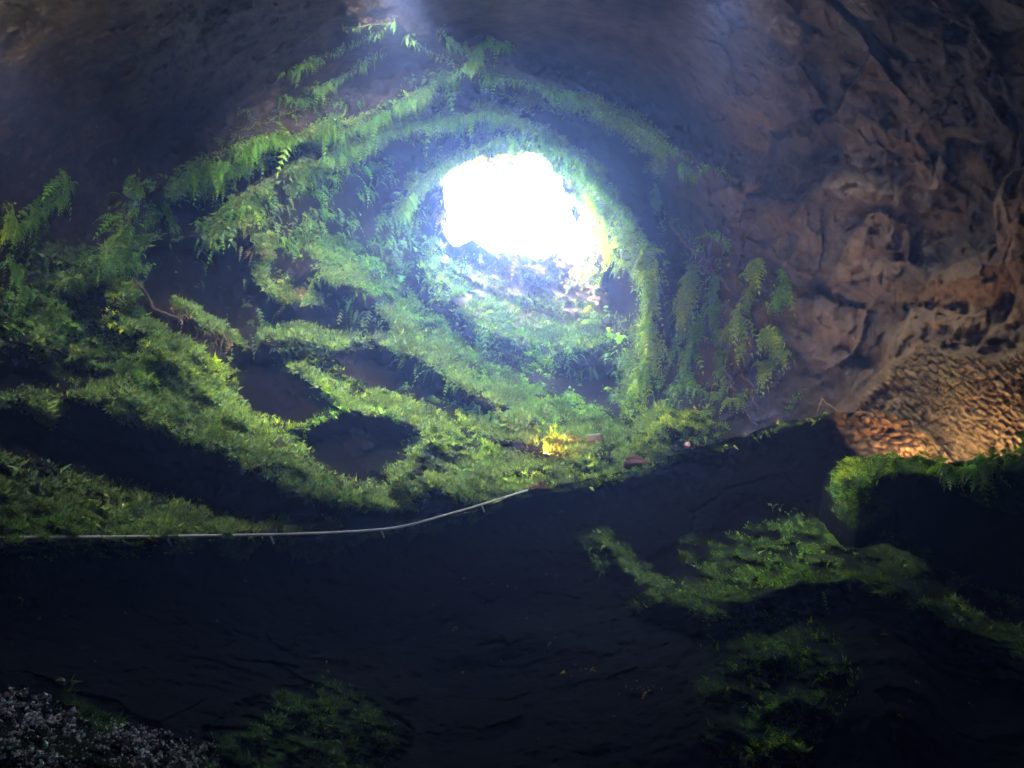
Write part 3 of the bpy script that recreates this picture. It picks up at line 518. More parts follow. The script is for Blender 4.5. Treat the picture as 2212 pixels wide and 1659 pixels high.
# top of the wall: runs back and slightly down from the lip
back = []; bk = []
for j, dd in enumerate((3.2, 1.6, .7, .22)):
    q0 = P2[0] + np.stack([dt[0, :, 0], dt[0, :, 1], 0 * dt[0, :, 0]], -1) / (np.hypot(dt[0, :, 0], dt[0, :, 1])[:, None]) * dd
    q0[:, 2] -= dd * .32 + (.0 if dd < .5 else .06 * RNG.random(len(q0))); back.append(q0); bk.append(k2[0] * 0 + np.array((.6, 0, 0)))
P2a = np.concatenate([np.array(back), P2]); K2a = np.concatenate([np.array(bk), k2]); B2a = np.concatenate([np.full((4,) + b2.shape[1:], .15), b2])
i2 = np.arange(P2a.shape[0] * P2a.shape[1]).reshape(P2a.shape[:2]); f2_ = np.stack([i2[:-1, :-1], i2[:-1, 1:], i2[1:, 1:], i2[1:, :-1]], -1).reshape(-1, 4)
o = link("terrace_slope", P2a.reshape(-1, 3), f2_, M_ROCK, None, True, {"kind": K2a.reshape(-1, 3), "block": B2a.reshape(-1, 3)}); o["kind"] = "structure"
o["label"] = "near rock slope, coloured black for its shade, rising to the path edge"

# ------------------------------------------------------------------ right-hand ledge in front of the hump
E3 = [(1740,1120),(1775,1060),(1790,1020),(1812,996),(1850,988),(1920,985),(1990,986),(2060,1000),(2120,995),(2212,978),(2400,965),(2900,960)]
R3 = [(1740,13.0),(1790,11.2),(1830,10.2),(1900,9.4),(2000,8.8),(2212,8.0),(2900,6.5)]
XS3 = np.concatenate([np.arange(1742, 2260, 3.6), np.arange(2260, 2940, 30)]); X3, T3 = np.meshgrid(XS3, np.linspace(0, 1, 150) ** 1.2)
def e3y(x): p = np.array(E3, float); return np.interp(x, p[:, 0], p[:, 1]) + 5 * vnoise(np.stack([x / 22, 0 * x, 0 * x], -1), 14)
EY3 = e3y(X3); Y3 = EY3 + T3 * (1560 - EY3); p = np.array(R3, float)
d3 = dirs(X3, Y3); dt3 = dirs(X3, EY3); hd3 = np.interp(X3, p[:, 0], p[:, 1]) * np.hypot(dt3[..., 0], dt3[..., 1])
r3 = (hd3 + 1.3 * (1 - np.exp(-np.maximum(Y3 - EY3 - 40, 0) / 60.)) * smooth((X3 - 1850) / 100) - .8 * smooth((Y3 - EY3) / 60) * smooth((1900 - X3) / 60) + 2.2 * smooth(T3) * smooth(T3)) / np.hypot(d3[..., 0], d3[..., 1])
Q3 = at(X3, Y3, r3); r3 = r3 - smooth((Y3 - EY3) / 14) * (.35 * fbm(Q3, .8, 4, 94) + .08 * fbm(Q3, 3, 3, 95)); P3 = at(X3, Y3, r3)
L_STROKES = [([(1800,1010),(1850,1000),(1900,998),(1960,990)],16,1,'m',Yg,1), ([(1800,1020),(1820,1060),(1850,1080),(1880,1020)],18,.9,'m',G,1), ([(1830,1100),(1860,1110),(1890,1090)],26,.8,'m',Dk,1),
 ([(1960,992),(2060,1012),(2140,1010),(2230,1000)],16,.9,'m',G,1), ([(2050,1000),(2120,1000),(2212,990)],20,.9,'f',G,1.0), ([(1900,990),(1960,985),(2010,985)],9,.9,'f',Yg,.7), ([(2080,1020),(2160,1020),(2212,1020)],20,.7,'f',Tl,1.0),
 ([(1840,1080),(1870,1110),(1860,1140)],24,.4,'f',Tl,.7), ([(2120,1040),(2200,1045)],14,.5,'m',Dk,1)]
dm3, _ = grow(X3, Y3, 'm', L_STROKES)
q3 = []
for dd in (3.0, 1.4, .5, .15):
    q0 = P3[0] + np.stack([dt3[0, :, 0], dt3[0, :, 1], 0 * dt3[0, :, 0]], -1) / (np.hypot(dt3[0, :, 0], dt3[0, :, 1])[:, None]) * dd; q0[:, 2] -= dd * .38; q3.append(q0)
P3a = np.concatenate([np.array(q3), P3]); K3a = np.zeros(P3a.shape); K3a[4:, :, 0] = np.clip(dm3 * 1.2, 0, 1); K3a[:4, :, 0] = .5
i3 = np.arange(P3a.shape[0] * P3a.shape[1]).reshape(P3a.shape[:2]); f3_ = np.stack([i3[:-1, :-1], i3[:-1, 1:], i3[1:, 1:], i3[1:, :-1]], -1).reshape(-1, 4)
o = link("rock_ledge", P3a.reshape(-1, 3), f3_, M_ROCK, None, True, {"kind": K3a.reshape(-1, 3), "block": np.full(P3a.shape, .08).reshape(-1, 3)}); o["kind"] = "structure"
o["label"] = "dark rock ledge topped with ferns at the right"

# ------------------------------------------------------------------ reading points off the surfaces
def interp_grid(xs, fy, A, px, py):
    j = np.clip(np.searchsorted(xs, px) - 1, 0, len(xs) - 2); fx = (px - xs[j]) / (xs[j + 1] - xs[j]); i, fyy = fy(px, py); fx = fx[:, None]; fyy = fyy[:, None]
    return A[i, j] * (1 - fx) * (1 - fyy) + A[i, j + 1] * fx * (1 - fyy) + A[i + 1, j] * (1 - fx) * fyy + A[i + 1, j + 1] * fx * fyy
def grid_normals(Pg):
    a = np.gradient(Pg, axis=1); b = np.gradient(Pg, axis=0); n = unit(np.cross(a, b)); s = np.sign(((CAM - Pg) * n).sum(-1, keepdims=True)); return n * np.where(s == 0, 1, s)
N1, N2, N3 = grid_normals(P), grid_normals(P2), grid_normals(P3)
def fy1(px, py): i = np.clip(np.searchsorted(YS, py) - 1, 0, len(YS) - 2); return i, (py - YS[i]) / (YS[i + 1] - YS[i])
def fy2(px, py):
    ey = e_y(px); t = np.clip((py - ey) / (2060 - ey), 0, .9999); i = np.clip(np.searchsorted(T2, t) - 1, 0, len(T2) - 2); return i, (t - T2[i]) / (T2[i + 1] - T2[i])
TT3 = np.linspace(0, 1, 150) ** 1.2
def fy3(px, py):
    ey = e3y(px); t = np.clip((py - ey) / (1560 - ey), 0, .9999); i = np.clip(np.searchsorted(TT3, t) - 1, 0, len(TT3) - 2); return i, (t - TT3[i]) / (TT3[i + 1] - TT3[i])
def on1(px, py): return interp_grid(XS, fy1, P, px, py), interp_grid(XS, fy1, N1, px, py)
def on2(px, py): return interp_grid(XS2, fy2, P2, px, py), interp_grid(XS2, fy2, N2, px, py)
def on3(px, py): return interp_grid(XS3, fy3, P3, px, py), interp_grid(XS3, fy3, N3, px, py)
DOWN = np.array((0, 0, -1.))

# ------------------------------------------------------------------ foliage
def tufts(B, Nn, L, C, per=2):
    """short fibres standing off a surface: thin triangles"""
    n = len(B); Vs, Cs = [], []
    for k_ in range(per):
        d = unit(Nn * .8 + RNG.normal(0, .55, (n, 3)) + np.array((0, 0, .25))); s = unit(np.cross(d, RNG.normal(0, 1, (n, 3))))
        l = (L * RNG.uniform(.6, 1.5, n))[:, None]; b = B + RNG.normal(0, .3, (n, 3)) * l * .5
        Vs.append(np.stack([b - s * l * .22, b + s * l * .22, b + d * l], 1)); Cs.append(np.repeat((C * RNG.uniform(.7, 1.3, (n, 1)))[:, None], 3, 1))
    V_ = np.concatenate(Vs).reshape(-1, 3); return V_, np.arange(len(V_)).reshape(-1, 3), np.concatenate(Cs).reshape(-1, 3)
def fronds(B, Nn, L, C, droop=.8, pairs=7, spread=.5, up=.25, wide=.26):
    """fern fronds: a midrib that arches out and hangs, with pairs of tapering leaflets"""
    n = len(B); d0 = unit(Nn * .6 + RNG.normal(0, spread, (n, 3)) + np.array((0, 0, up))); L = L[:, None]
    dr = (droop * RNG.uniform(.6, 1.3, n))[:, None]; side = unit(np.cross(d0, RNG.normal(0, .35, (n, 3)) + np.array((0, 0, 1.)))); Vs, Cs = [], []
    def pt(s): return B + d0 * L * s * (1 - .3 * s) + DOWN * L * dr * s * s
    for k_ in range(pairs):
        s = (k_ + .6) / pairs; p0 = pt(s); t = unit(pt(s + .05) - p0); ll = L * wide * (1 - s) ** .75 * (1.15 if k_ else .7) * RNG.uniform(.8, 1.15, (n, 1)); hw = L * .5 / pairs * .95
        for sg in (-1, 1):
            tip = p0 + (side * sg * .9 + t * .45 + DOWN * .18) * ll
            Vs.append(np.stack([p0 - t * hw, p0 + t * hw * .8, tip], 1)); Cs.append(np.repeat((C * RNG.uniform(.85, 1.15, (n, 1)))[:, None], 3, 1))
    e = pt(1.04); m_ = pt(.9); sd = side * L * .02
    Vs.append(np.stack([m_ - sd, m_ + sd, e], 1)); Cs.append(np.repeat(C[:, None], 3, 1))
    Vs.append(np.stack([B - side * L * .012, B + side * L * .012, m_], 1)); Cs.append(np.repeat((C * .7)[:, None], 3, 1))
    V_ = np.concatenate(Vs).reshape(-1, 3); return V_, np.arange(len(V_)).reshape(-1, 3), np.concatenate(Cs).reshape(-1, 3)
GR_ = None
def pick(kind, strokes, x0, x1, y0, y1, n, ok):
    px = RNG.uniform(x0, x1, n); py = RNG.uniform(y0, y1, n); m = ok(px, py); px, py = px[m], py[m]
    wx, wy = (warp(px, py, 3, 11.)); den, tn = grow(wx, wy, kind, strokes)
    patch = patchy(px, py)
    if strokes is not STROKES and strokes is not GR_: den = den * torn(px, py)
    if strokes is STROKES: den = den * (1 - hollow(px, py) * (1 if kind == 'm' else .85))
    m = RNG.random(len(px)) < den * (.10 + .90 * patch) * (.04 + .96 * fine_(px, py) ** 1.7) if kind == 'm' else RNG.random(len(px)) < den * patch
    return px[m], py[m], tn[m]
def vary(tn, n):
    h = RNG.normal(0, .16, (n, 1)); return np.clip(tn * (1 + RNG.normal(0, .2, (n, 1))) * np.concatenate([1 + h * 1.3, 1 + h * .3, 1 - h], 1), .004, .6)
def scatter(name, label, kind, strokes, on, rng, n, ok, size, mat, **kw):
    px, py, tn = pick(kind, strokes, *rng, n, ok)
    if len(px) == 0: return
    B, Nn = on(px, py); rr_ = np.linalg.norm(B - CAM, axis=1); C = vary(tn, len(px)) * (1 + .8 * fbm(B, 1.3, 3, 501))[:, None] * (.55 + .65 * fine_(px * .7, py * .7))[:, None]; L = rr_ / FPX * size * np.clip(np.exp(RNG.normal(-.15, .38, len(px))), .3, 1.7) * np.where(RNG.random(len(px)) < .1, 1.8, 1.)
    C = np.clip(C, .004, .6)
    Vv, Ff, Cc = tufts(B, Nn, L, C) if kind == 'm' else fronds(B, Nn, L, C, **kw)
    o = link(name, Vv, Ff, mat, None, False, {"tint": Cc}); tag(o, label, None, None, 'stuff'); return o
above = lambda px, py: (py < e_y(px) + 4) & ~inpoly(px, py, HOLE)
scatter("moss", "green moss covering the lit slopes of the shaft", 'm', STROKES, on1, (-200, 1640, 320, 1190), 1350000, above, 4.4, M_MOSS)
def lit_cover():
    n = 1200000; px = RNG.uniform(-60, 1440, n); py = RNG.uniform(200, 1190, n); m = above(px, py); px, py = px[m], py[m]
    A = interp_grid(XS, fy1, (LIT * (1 - bare) * (hd > 150))[..., None], px, py)[:, 0]; m = RNG.random(len(px)) < np.clip(A * 1.7, 0, 1) * patchy(px + 500, py) * .8 * (1 - hollow(px, py)); px, py = px[m], py[m]
    B, Nn = on1(px, py); rr_ = np.linalg.norm(B - CAM, axis=1); C = vary(np.broadcast_to((.15, .23, .05), B.shape), len(px)) * (1 + .7 * fbm(B, 1.3, 3, 521))[:, None]
    Vv, Ff, Cc = tufts(B, Nn, rr_ / FPX * 6.5 * RNG.uniform(.5, 1.5, len(px)), np.clip(C, .004, .6)); tag(link("creeping_plants", Vv, Ff, M_MOSS, None, False, {"tint": Cc}), "small dark creeping plants between the mossy slopes", None, None, 'stuff')
lit_cover()
scatter("ferns", "small fern fronds hanging all over the shaft wall", 'f', STROKES, on1, (-60, 1640, 120, 1190), 100000, above, 21, M_LEAF)
scatter("moss", "dim moss on the dark slope below the path", 'm', F_STROKES, on2, (-160, 2460, 880, 1700), 520000, lambda a, b: (b > e_y(a) - 2), 5.0, M_MOSS)
scatter("ferns", "small dim fronds on the dark slope below the path", 'f', F_STROKES, on2, (-60, 2260, 880, 1700), 60000, lambda a, b: (b > e_y(a)), 17, M_LEAF)
scatter("moss", "bright moss on the ledge at the right", 'm', L_STROKES, on3, (1760, 2400, 960, 1200), 90000, lambda a, b: (b > e3y(a)), 3.8, M_MOSS)

GR = [([(-100,1530),(60,1560),(160,1600)],50,1,'m','grit',1),([(-100,1620),(100,1640),(300,1640),(420,1650)],52,1,'m','grit',1),([(200,1600),(340,1610),(440,1640)],30,.8,'m','grit',1)]
GR_ = GR; TINT['grit'] = (.30, .28, .31)
def gravel():
    px, py, tn = pick('m', GR, -60, 540, 1450, 1720, 26000, lambda a, b: b > e_y(a)); B, Nn = on2(px, py); n = len(px); rr_ = np.linalg.norm(B - CAM, axis=1)
    sz = (rr_ / FPX * 4.2 * RNG.uniform(.4, 1., n) ** 1.5 * np.where(RNG.random(n) < .05, 1.8, 1))[:, None, None]; g = RNG.uniform(.25, 1.5, (n, 1)) ** 1.6
    col = np.array((.50, .46, .52)) * g * (1 + RNG.normal(0, .10, (n, 3))); m = RNG.random(n) < .07; col[m] *= np.array((.5, 1.0, .8)); col = np.clip(col, .01, .85)
    O = np.array([(1, 0, 0), (-1, 0, 0), (0, 1, 0), (0, -1, 0), (0, 0, .6), (0, 0, -.6)], float); ax = unit(RNG.normal(0, 1, (n, 3))); bx = unit(np.cross(ax, RNG.normal(0, 1, (n, 3)))); cx_ = np.cross(ax, bx)
    V_ = B[:, None] + Nn[:, None] * sz * .6 + sz * RNG.uniform(.6, 1.3, (n, 6, 1)) * (O[None, :, :1] * ax[:, None] + O[None, :, 1:2] * bx[:, None] + O[None, :, 2:] * cx_[:, None])
    T = np.array([(0, 2, 4), (2, 1, 4), (1, 3, 4), (3, 0, 4), (2, 0, 5), (1, 2, 5), (3, 1, 5), (0, 3, 5)]); Fq = (np.arange(n)[:, None, None] * 6 + T[None]).reshape(-1, 3)
    tag(link("gravel", V_.reshape(-1, 3), Fq, M_GRIT, None, False, {"tint": np.repeat(col, 6, 0)}), "pale gravel and litter at the bottom left", None, None, 'stuff')
gravel()

# hanging plants along single stems
def vine(pts, label, tint, size=26, dens=1.0, on=on1, thick=2.2, droop=1.0, group="trailing ferns on the shaft ledges", out=.06, wide=.26, pairs=7):
    q_ = poly(pts, step=5.); px, py = q_[:, 0], q_[:, 1]
    px = px + 4 * vnoise(np.stack([px / 20, py / 20, 0 * px], -1), 8); py = py + 4 * vnoise(np.stack([px / 20, py / 20, 0 * px + 4], -1), 9)
    B, Nn = on(px, py); rr_ = np.linalg.norm(B - CAM, axis=1); c = B + unit(CAM - B) * rr_[:, None] / FPX * 4 + Nn * out
    for _ in range(2): c[1:-1] = (c[:-2] + c[1:-1] * 2 + c[2:]) / 4
    root = empty("trailing_fern", tuple(c[0]), label, "fern", group)
    s = MB(); s.tube(c, rr_ / FPX * thick * .5, 5); s.build("stem", M_STEM, root, True)
    n = int(len(c) * 2.2 * dens); i = RNG.integers(0, len(c), n); b = c[i] + RNG.normal(0, 1, (n, 3)) * (rr_[i] / FPX * 4)[:, None]
    tn = np.broadcast_to(TINT[tint], (n, 3)); clump = .55 + .9 * smooth(.5 + 1.5 * vnoise(np.stack([i / 9., 0 * i, 0 * i + pts[0][0]], -1), 3))
    Vv, Ff, Cc = fronds(b, Nn[i], rr_[i] / FPX * size * clump * RNG.uniform(.35, 1.3, n), vary(tn, n), droop, pairs=pairs, wide=wide)
    link("foliage", Vv, Ff, M_LEAF, root, False, {"tint": Cc}); return root
VINES = [
 ([(372,388),(450,342),(560,302),(640,292),(760,265),(830,235)], "long trailing fern on the highest ledge left of the opening", G, 30, 1.0),
 ([(830,235),(900,195),(980,152),(1050,100),(1100,90)], "fern trail curling to a pointed tip above the opening", Tl, 30, 1.2),
 ([(740,52),(800,48),(850,42)], "faint hazy fern strand topmost of all", Tl, 18, .6),
 ([(880,70),(930,105),(1000,140),(1060,150)], "hazy fern strand dropping to the leafy knot above the opening", Tl, 22, .8),
 ([(1050,150),(1110,165),(1170,182),(1240,200),(1262,228)], "thick fern strand from leafy knot to hanging frond", Tl, 28, 1.3),
 ([(1262,228),(1340,242),(1420,290)], "fern strand with bare pinkish stems along the outer arch", Tl, 16, .9),
 ([(940,60),(1000,110),(1060,140)], "thin hazy strand high above the opening", Tl, 20, 1.),
 ([(620,150),(680,120),(760,90),(820,60)], "long faint strand in the upper left haze", Tl, 22, .9),
 ([(500,300),(580,260),(660,235),(740,225)], "fine upper strand over the left fern trail", Tl, 20, 1.),
 ([(1420,290),(1490,340),(1570,378)], "fern strand fraying over bare rock at the outer arch end", Tl, 18, .9),
 ([(660,190),(720,165),(780,130),(830,100)], "slanting hazy fern tuft in the upper left haze", Tl, 26, .9),
 ([(605,205),(650,212),(715,215)], "short level fern twig above the left fern trail", Tl, 18, .9),
 ([(430,500),(490,460),(560,402),(640,362),(700,335)], "mossy root curving down from the left fern trail", G, 16, 1.1),
 ([(700,335),(820,285),(920,252),(1000,242),(1060,232)], "leafy fern strand across the upper left of the arch", Tl, 32, 1.2),
 ([(1060,232),(1120,250),(1200,300),(1270,350),(1330,420)], "broad fern strand over the top of the inner arch", Tl, 30, 1.7),
 ([(1330,420),(1370,480),(1398,540)], "fern strand at the shoulder of the inner arch", Tl, 28, 1.7),
 ([(1398,540),(1415,610),(1410,700),(1398,780),(1385,850)], "long vertical fern column right of the opening", Yg, 36, 1.6),
 ([(850,260),(940,285),(1010,270)], "looping fern strand inside the inner arch", Tl, 22, .8),
 ([(1200,400),(1260,440),(1300,490),(1330,540),(1345,570)], "sunlit yellow fern strand beside the opening", Yg, 30, 1.6),
 ([(1190,350),(1230,390),(1290,430),(1340,520)], "upper sunlit yellow fern strand beside the opening", Yg, 26, 1.5),
 ([(1408,440),(1425,400)], "single large drooping fern right of the inner arch", Tl, 40, 3.),
 ([(1410,440),(1460,470),(1500,510),(1520,540)], "thin fading stem right of the drooping fern", Tl, 12, .8),
 ([(1535,500),(1565,510),(1570,540)], "small bright frond pair on bare rock", G, 28, 1.6),
 ([(1485,355),(1500,370)], "triangular hanging frond on the outer arch", Tl, 44, 3.),
 ([(1510,575),(1495,640),(1470,690)], "bright fern spray left in the thicket on the right", Yg, 34, 1.6),
 ([(1560,560),(1550,640),(1555,740),(1570,820)], "tall tangled stem in the middle of the thicket", Tl, 20, 1.2),
 ([(1640,560),(1630,620),(1590,680),(1570,730)], "leaning bright fern spray in the thicket", Yg, 34, 1.6),
 ([(1700,590),(1695,630),(1670,660)], "fern sprig standing apart right of the thicket", G, 26, 1.3),
 ([(1660,710),(1680,750),(1650,800)], "bright fern clump low on the bare rock", Yg, 30, 1.8),
 ([(1700,760),(1688,745)], "small bright frond beside low clump", Yg, 24, 2.),
 ([(1520,700),(1500,760),(1490,820)], "fern spray hanging low in the thicket", G, 30, 1.3),
 ([(1470,620),(1480,700),(1450,780),(1430,840)], "grey green stem between column and thicket", Tl, 20, 1.2),
 ([(1440,850),(1500,840),(1560,860)], "fern fringe under the thicket", G, 24, 1.2),
 ([(1580,870),(1620,850),(1640,840)], "lone fern spray above the path edge", Yg, 20, 1.5),
 ([(1705,895),(1720,860),(1745,840)], "thin curling fern by the path end", G, 16, 1.2),
 ([(1340,880),(1330,860),(1380,870)], "fern tuft at the foot of the column", Tl, 26, 1.6),
 ([(280,402),(290,440),(270,500),(300,540)], "fern clump dangling at the left ledge end", G, 26, 1.2),
 ([(345,440),(365,480),(372,500)], "short dangling frond below the left ledge", Tl, 22, 1.2),
 ([(140,395),(100,440),(60,470),(20,500)], "dim fern row at the left wall", G, 26, 1.1),
 ([(0,440),(15,460),(5,500)], "vivid green frond at the left wall", Yg, 30, 2.),
 ([(15,560),(40,610),(60,640)], "bluish drooping fern at the left wall", Tl, 30, 1.5),
 ([(200,570),(250,565),(310,575)], "broad pale fronds hanging above the mossy root", Tl, 40, 1.2),
 ([(95,680),(140,700),(190,740)], "row of upright fern tips on the left slope", G, 20, 1.5),
 ([(510,250),(525,230),(540,260)], "few yellowish leaves on the bare upper rock", G, 18, .8),
 ([(570,722),(620,722),(700,735)], "pale fern twig on the middle dark ledge", Tl, 20, 1.1),
 ([(875,840),(885,860)], "lone upright fern on the middle ridge", Tl, 24, 1.),
]
for k_, v_ in enumerate(VINES):
    b_ = 1.25 if v_[0][0][0] > 1430 and v_[0][0][1] > 480 else 1.; vine(v_[0], v_[1], v_[2], v_[3] * (.95 if b_ > 1 else .85 if v_[3] > 35 else .62), v_[4] * (2.4 if b_ > 1 else 2.6), wide=.36 if b_ > 1 else .27, pairs=6 if b_ > 1 else 7)
# ferns of the right ledge
for pts, lb, tn, sz in [([(2050,1002),(2110,1000)], "lit ferns on the right ledge beside the slatted rock", G, 34), ([(2120,1000),(2212,985),(2260,980)], "blue green ferns at the outer end of the right ledge", Tl, 38),
                        ([(2000,985),(2015,992)], "upright fern on the right ledge", G, 30), ([(1915,990),(1945,990)], "yellow lamplit fern on the right ledge", Yg, 22)]:
    vine(pts, lb, tn, sz, 2.6, on3, 2, .35, "ferns along the right ledge")
# standing ferns of the central slope
for i, (x, y, s_, lb) in enumerate([(935,868,34,"tall fern at the upper end of the central fern row"),(985,872,30,"second fern of the central row"),(1015,895,28,"fern in the middle of the central row"),(1062,900,30,"last pale fern of the central row"),
        (1160,845,34,"bright fern rosette on the big diagonal slope"),(1225,860,34,"fern rosette near the foot of the diagonal slope"),(1285,905,28,"fern by the dark hollow at the slope foot"),(1120,720,30,"small tree like fern below the opening"),
        (1350,870,26,"fern at the edge of the dark hollow"),(1010,760,30,"fern rosette high on the diagonal slope"),(1075,800,32,"fern rosette halfway down the diagonal slope")]):
    px = np.full(14, float(x)); py = np.full(14, float(y)); B, Nn = on1(px, py); rr_ = np.linalg.norm(B - CAM, axis=1)
    root = empty("fern", tuple(B[0]), lb, "fern", "ferns standing on the green slopes")
    Vv, Ff, Cc = fronds(B, Nn * .3, rr_ / FPX * s_ * RNG.uniform(.8, 1.2, 14), vary(np.broadcast_to(TINT[G], (14, 3)), 14), .55, 9, .6, .9, .22)
    link("fronds", Vv, Ff, M_LEAF, root, False, {"tint": Cc})

# dead roots hanging on the rock beside the thicket
for i, (pts, lb) in enumerate([([(1575,800),(1600,860),(1630,910),(1640,925)], "thick pale root leaning down to the path edge"), ([(1600,780),(1625,840),(1650,900)], "thinner root beside the thick pale one"), ([(1455,480),(1490,520),(1530,560),(1580,620)], "hanging root above the thicket"), ([(275,600),(300,640),(330,670),(380,690)],"bare root below the broad fronds")]):
    q_ = poly(pts, step=8); B, Nn = on1(q_[:, 0], q_[:, 1]); rr_ = np.linalg.norm(B - CAM, axis=1)
    s = MB(); s.tube(B + Nn * .12 + RNG.normal(0, .02, B.shape), np.linspace(5, 2, len(B)) * rr_ / FPX * .7, 6); tag(s.build("root", M_WOOD, None, True), lb, "root", "hanging roots")

# dry bush outside the rim, against the sky
c0 = at(1075., 352., hole_r(np.array(352.)) * 1.02); root = empty("rim_bush", tuple(c0), "dry bush overhanging the bright opening at its top", "bush")
s = MB(); tips = []
for k_ in range(60):
    e = at(RNG.uniform(1000, 1130), 330 + 90 * RNG.random() ** 1.3, 25.2 + RNG.uniform(-.6, .6)); b = at(RNG.uniform(1010, 1140), 322., 25.1); m_ = (b + e) / 2 + RNG.normal(0, .15, 3); s.tube([b, m_, e], [.025, .015, .006], 4); tips += [b * (1 - t) + e * t for t in (.3, .5, .7, .85, 1)]
s.build("branches", M_STEM, root); tips = np.array(tips); tips = np.repeat(tips, 9, 0) + RNG.normal(0, .13, (len(tips) * 9, 3))
Vv, Ff, Cc = tufts(tips, RNG.normal(0, 1, tips.shape), np.full(len(tips), .12), vary(np.broadcast_to((.22, .17, .04), (len(tips), 3)), len(tips)), 2); link("leaves", Vv, Ff, M_LEAF, root, False, {"tint": Cc})

# ------------------------------------------------------------------ handrail, stones, lamps
def rail(pts, label, off, rad=.02):
    q_ = poly(pts, step=20); B = at(q_[:, 0], q_[:, 1], e_r(q_[:, 0]) - .12)
    root = empty("handrail", tuple(B[0]), label, "handrail"); s = MB(); s.tube(B, rad, 8); s.build("rail", M_STEEL, root, True)
    for j in range(off, len(B), 11):
        s = MB(); f = B[j] + np.array((.05, .10, -.10)); s.tube([B[j], f], .016, 6); s.build("post", M_STEEL, root, True)
    return root
rail([(-300,1164),(0,1161.5),(200,1160.5),(400,1158),(600,1154.5),(735,1150),(840,1142),(900,1130),(960,1113),(1020,1096),(1080,1077),(1140,1059)], "long thin pale handrail following the lower path edge", 22)
root = empty("guard_frame", tuple(at(1776., 862., float(sq_(14.2)))), "thin angled bars standing at the top end of the path", "railing")
for a, b in (((1776, 861), (1765, 896)), ((1776, 861), (1802, 894)), ((1788, 872), (1816, 893))):
    s = MB(); s.tube([at(float(a[0]), float(a[1]), float(sq_(14.15))), at(float(b[0]), float(b[1]), float(sq_(14.3)))], .013, 6); s.build("bar", M_WOOD, root, True)
def rock(name, px, py, r, size, mat, label, sq=(1, .8, .6), cat="rock", seed=1):
    n = 14; th, ph = np.meshgrid(np.linspace(0, 2 * math.pi, 2 * n, endpoint=False), np.linspace(0.02, math.pi - .02, n)); d = np.stack([np.sin(ph) * np.cos(th), np.sin(ph) * np.sin(th), np.cos(ph)], -1)
    p = d * (1 + .35 * fbm(d, 1.6, 3, seed))[..., None] * np.array(sq) * size + at(float(px), float(py), r); m_ = MB(); F = [(i * 2 * n + j, i * 2 * n + (j + 1) % (2 * n), (i + 1) * 2 * n + (j + 1) % (2 * n), (i + 1) * 2 * n + j) for i in range(n - 1) for j in range(2 * n)]
    m_.add(p.reshape(-1, 3), F); return tag(m_.build(name, mat, None, True), label, cat)
rock("boulder", 1374, 1004, float(sq_(15.4)), .17, M_RED, "reddish lower stone balanced on the path edge", (1.5, 1, .5), seed=3)
rock("boulder", 1372, 993, float(sq_(15.4)), .12, M_RED, "reddish upper stone lying on another at the path edge", (1.4, 1, .6), seed=5)
rock("stone", 1484, 962, float(sq_(15.0)), .055, M_PINK, "small pale pink lump on the path edge under the moss mound", (1, 1, 1.1), seed=7)  # pink lump; what it is stays open
q_ = [(1140, 1052), (1165, 1044), (1182, 1052)]; s = MB()
for a, b in (((1146,1056),(1176,1042)),((1166,1040),(1178,1056)),((1150,1050),(1184,1054))): s.tube([at(float(a[0]), float(a[1]), float(sq_(14.7))), at(float(b[0]), float(b[1]), float(sq_(14.8)))], [.05, .03], 6)
tag(s.build("broken_branch", M_WOOD), "broken brown wood lying at the path edge", "branch")

def floodlight(px, py, r, aim, label, power, color, size=.16, spot=None, on=True, soft=None):
    c = at(float(px), float(py), r); root = empty("floodlight", tuple(c), label, "floodlight", "cave floodlights"); a = np.array(aim, float) - c; a = a / np.linalg.norm(a)
    z = Vector(a); Mq = np.array(z.to_track_quat('-Z', 'Y').to_matrix()); s = MB(); s.box(c - a * size * .3, (size * 1.5, size, size * .5), Mq); s.build("housing", M_BLACK, root, bevel=size * .08)
    s = MB(); s.box(c - a * size * .02, (size * 1.25, size * .78, size * .06), Mq)
    m, n, b, out = new_mat("lamp_glass"); b.inputs["Base Color"].default_value = (.08, .08, .09, 1); b.inputs["Emission Color"].default_value = (*color, 1); b.inputs["Emission Strength"].default_value = .6 if on else 0; s.build("lens", m, root)
    s = MB(); x_ = Mq[:, 0]; s.tube([c - a * size * .3 - x_ * size * .8, c - a * size * .3 - x_ * size * .8 + DOWN * size * .9, c - a * size * .3 + x_ * size * .8 + DOWN * size * .9, c - a * size * .3 + x_ * size * .8], size * .05, 5); s.build("bracket", M_BLACK, root)
    if power:
        l = bpy.data.lights.new("floodlight_lamp", 'SPOT'); l.energy = power; l.color = color; l.spot_size = R(spot or 140); l.spot_blend = 1.0; l.shadow_soft_size = soft or size * .4
        lo = bpy.data.objects.new("floodlight_lamp", l); COL.objects.link(lo); lo.parent = root; lo.location = Vector(a * size * .25); lo.rotation_euler = z.to_track_quat('-Z', 'Y').to_euler()
    return root
ORANGE = (1., .50, .14); WARM = (1., .72, .42)
floodlight(2075, 1035, 10.6, at(2080., 850., 13.), "floodlight hidden behind the right ledge facing the slatted rock", .5, (1, .66, .32), spot=150, soft=.25)
floodlight(1950, 1012, 11.4, at(1900., 940., 13.4), "orange floodlight tucked behind the right ledge below the hump", .10, (1, .45, .2), spot=150, soft=.15)
B_, N_ = on1(np.array([1185.]), np.array([976.])); rL = float(np.linalg.norm(B_[0] - CAM)) - .45
vine([(1172,968),(1182,948),(1198,938)], "yellow fern lit up by the glowing floodlight", Yg, 11, 2.2, on1, 2, .3, "plants around the glowing floodlight", out=.15)
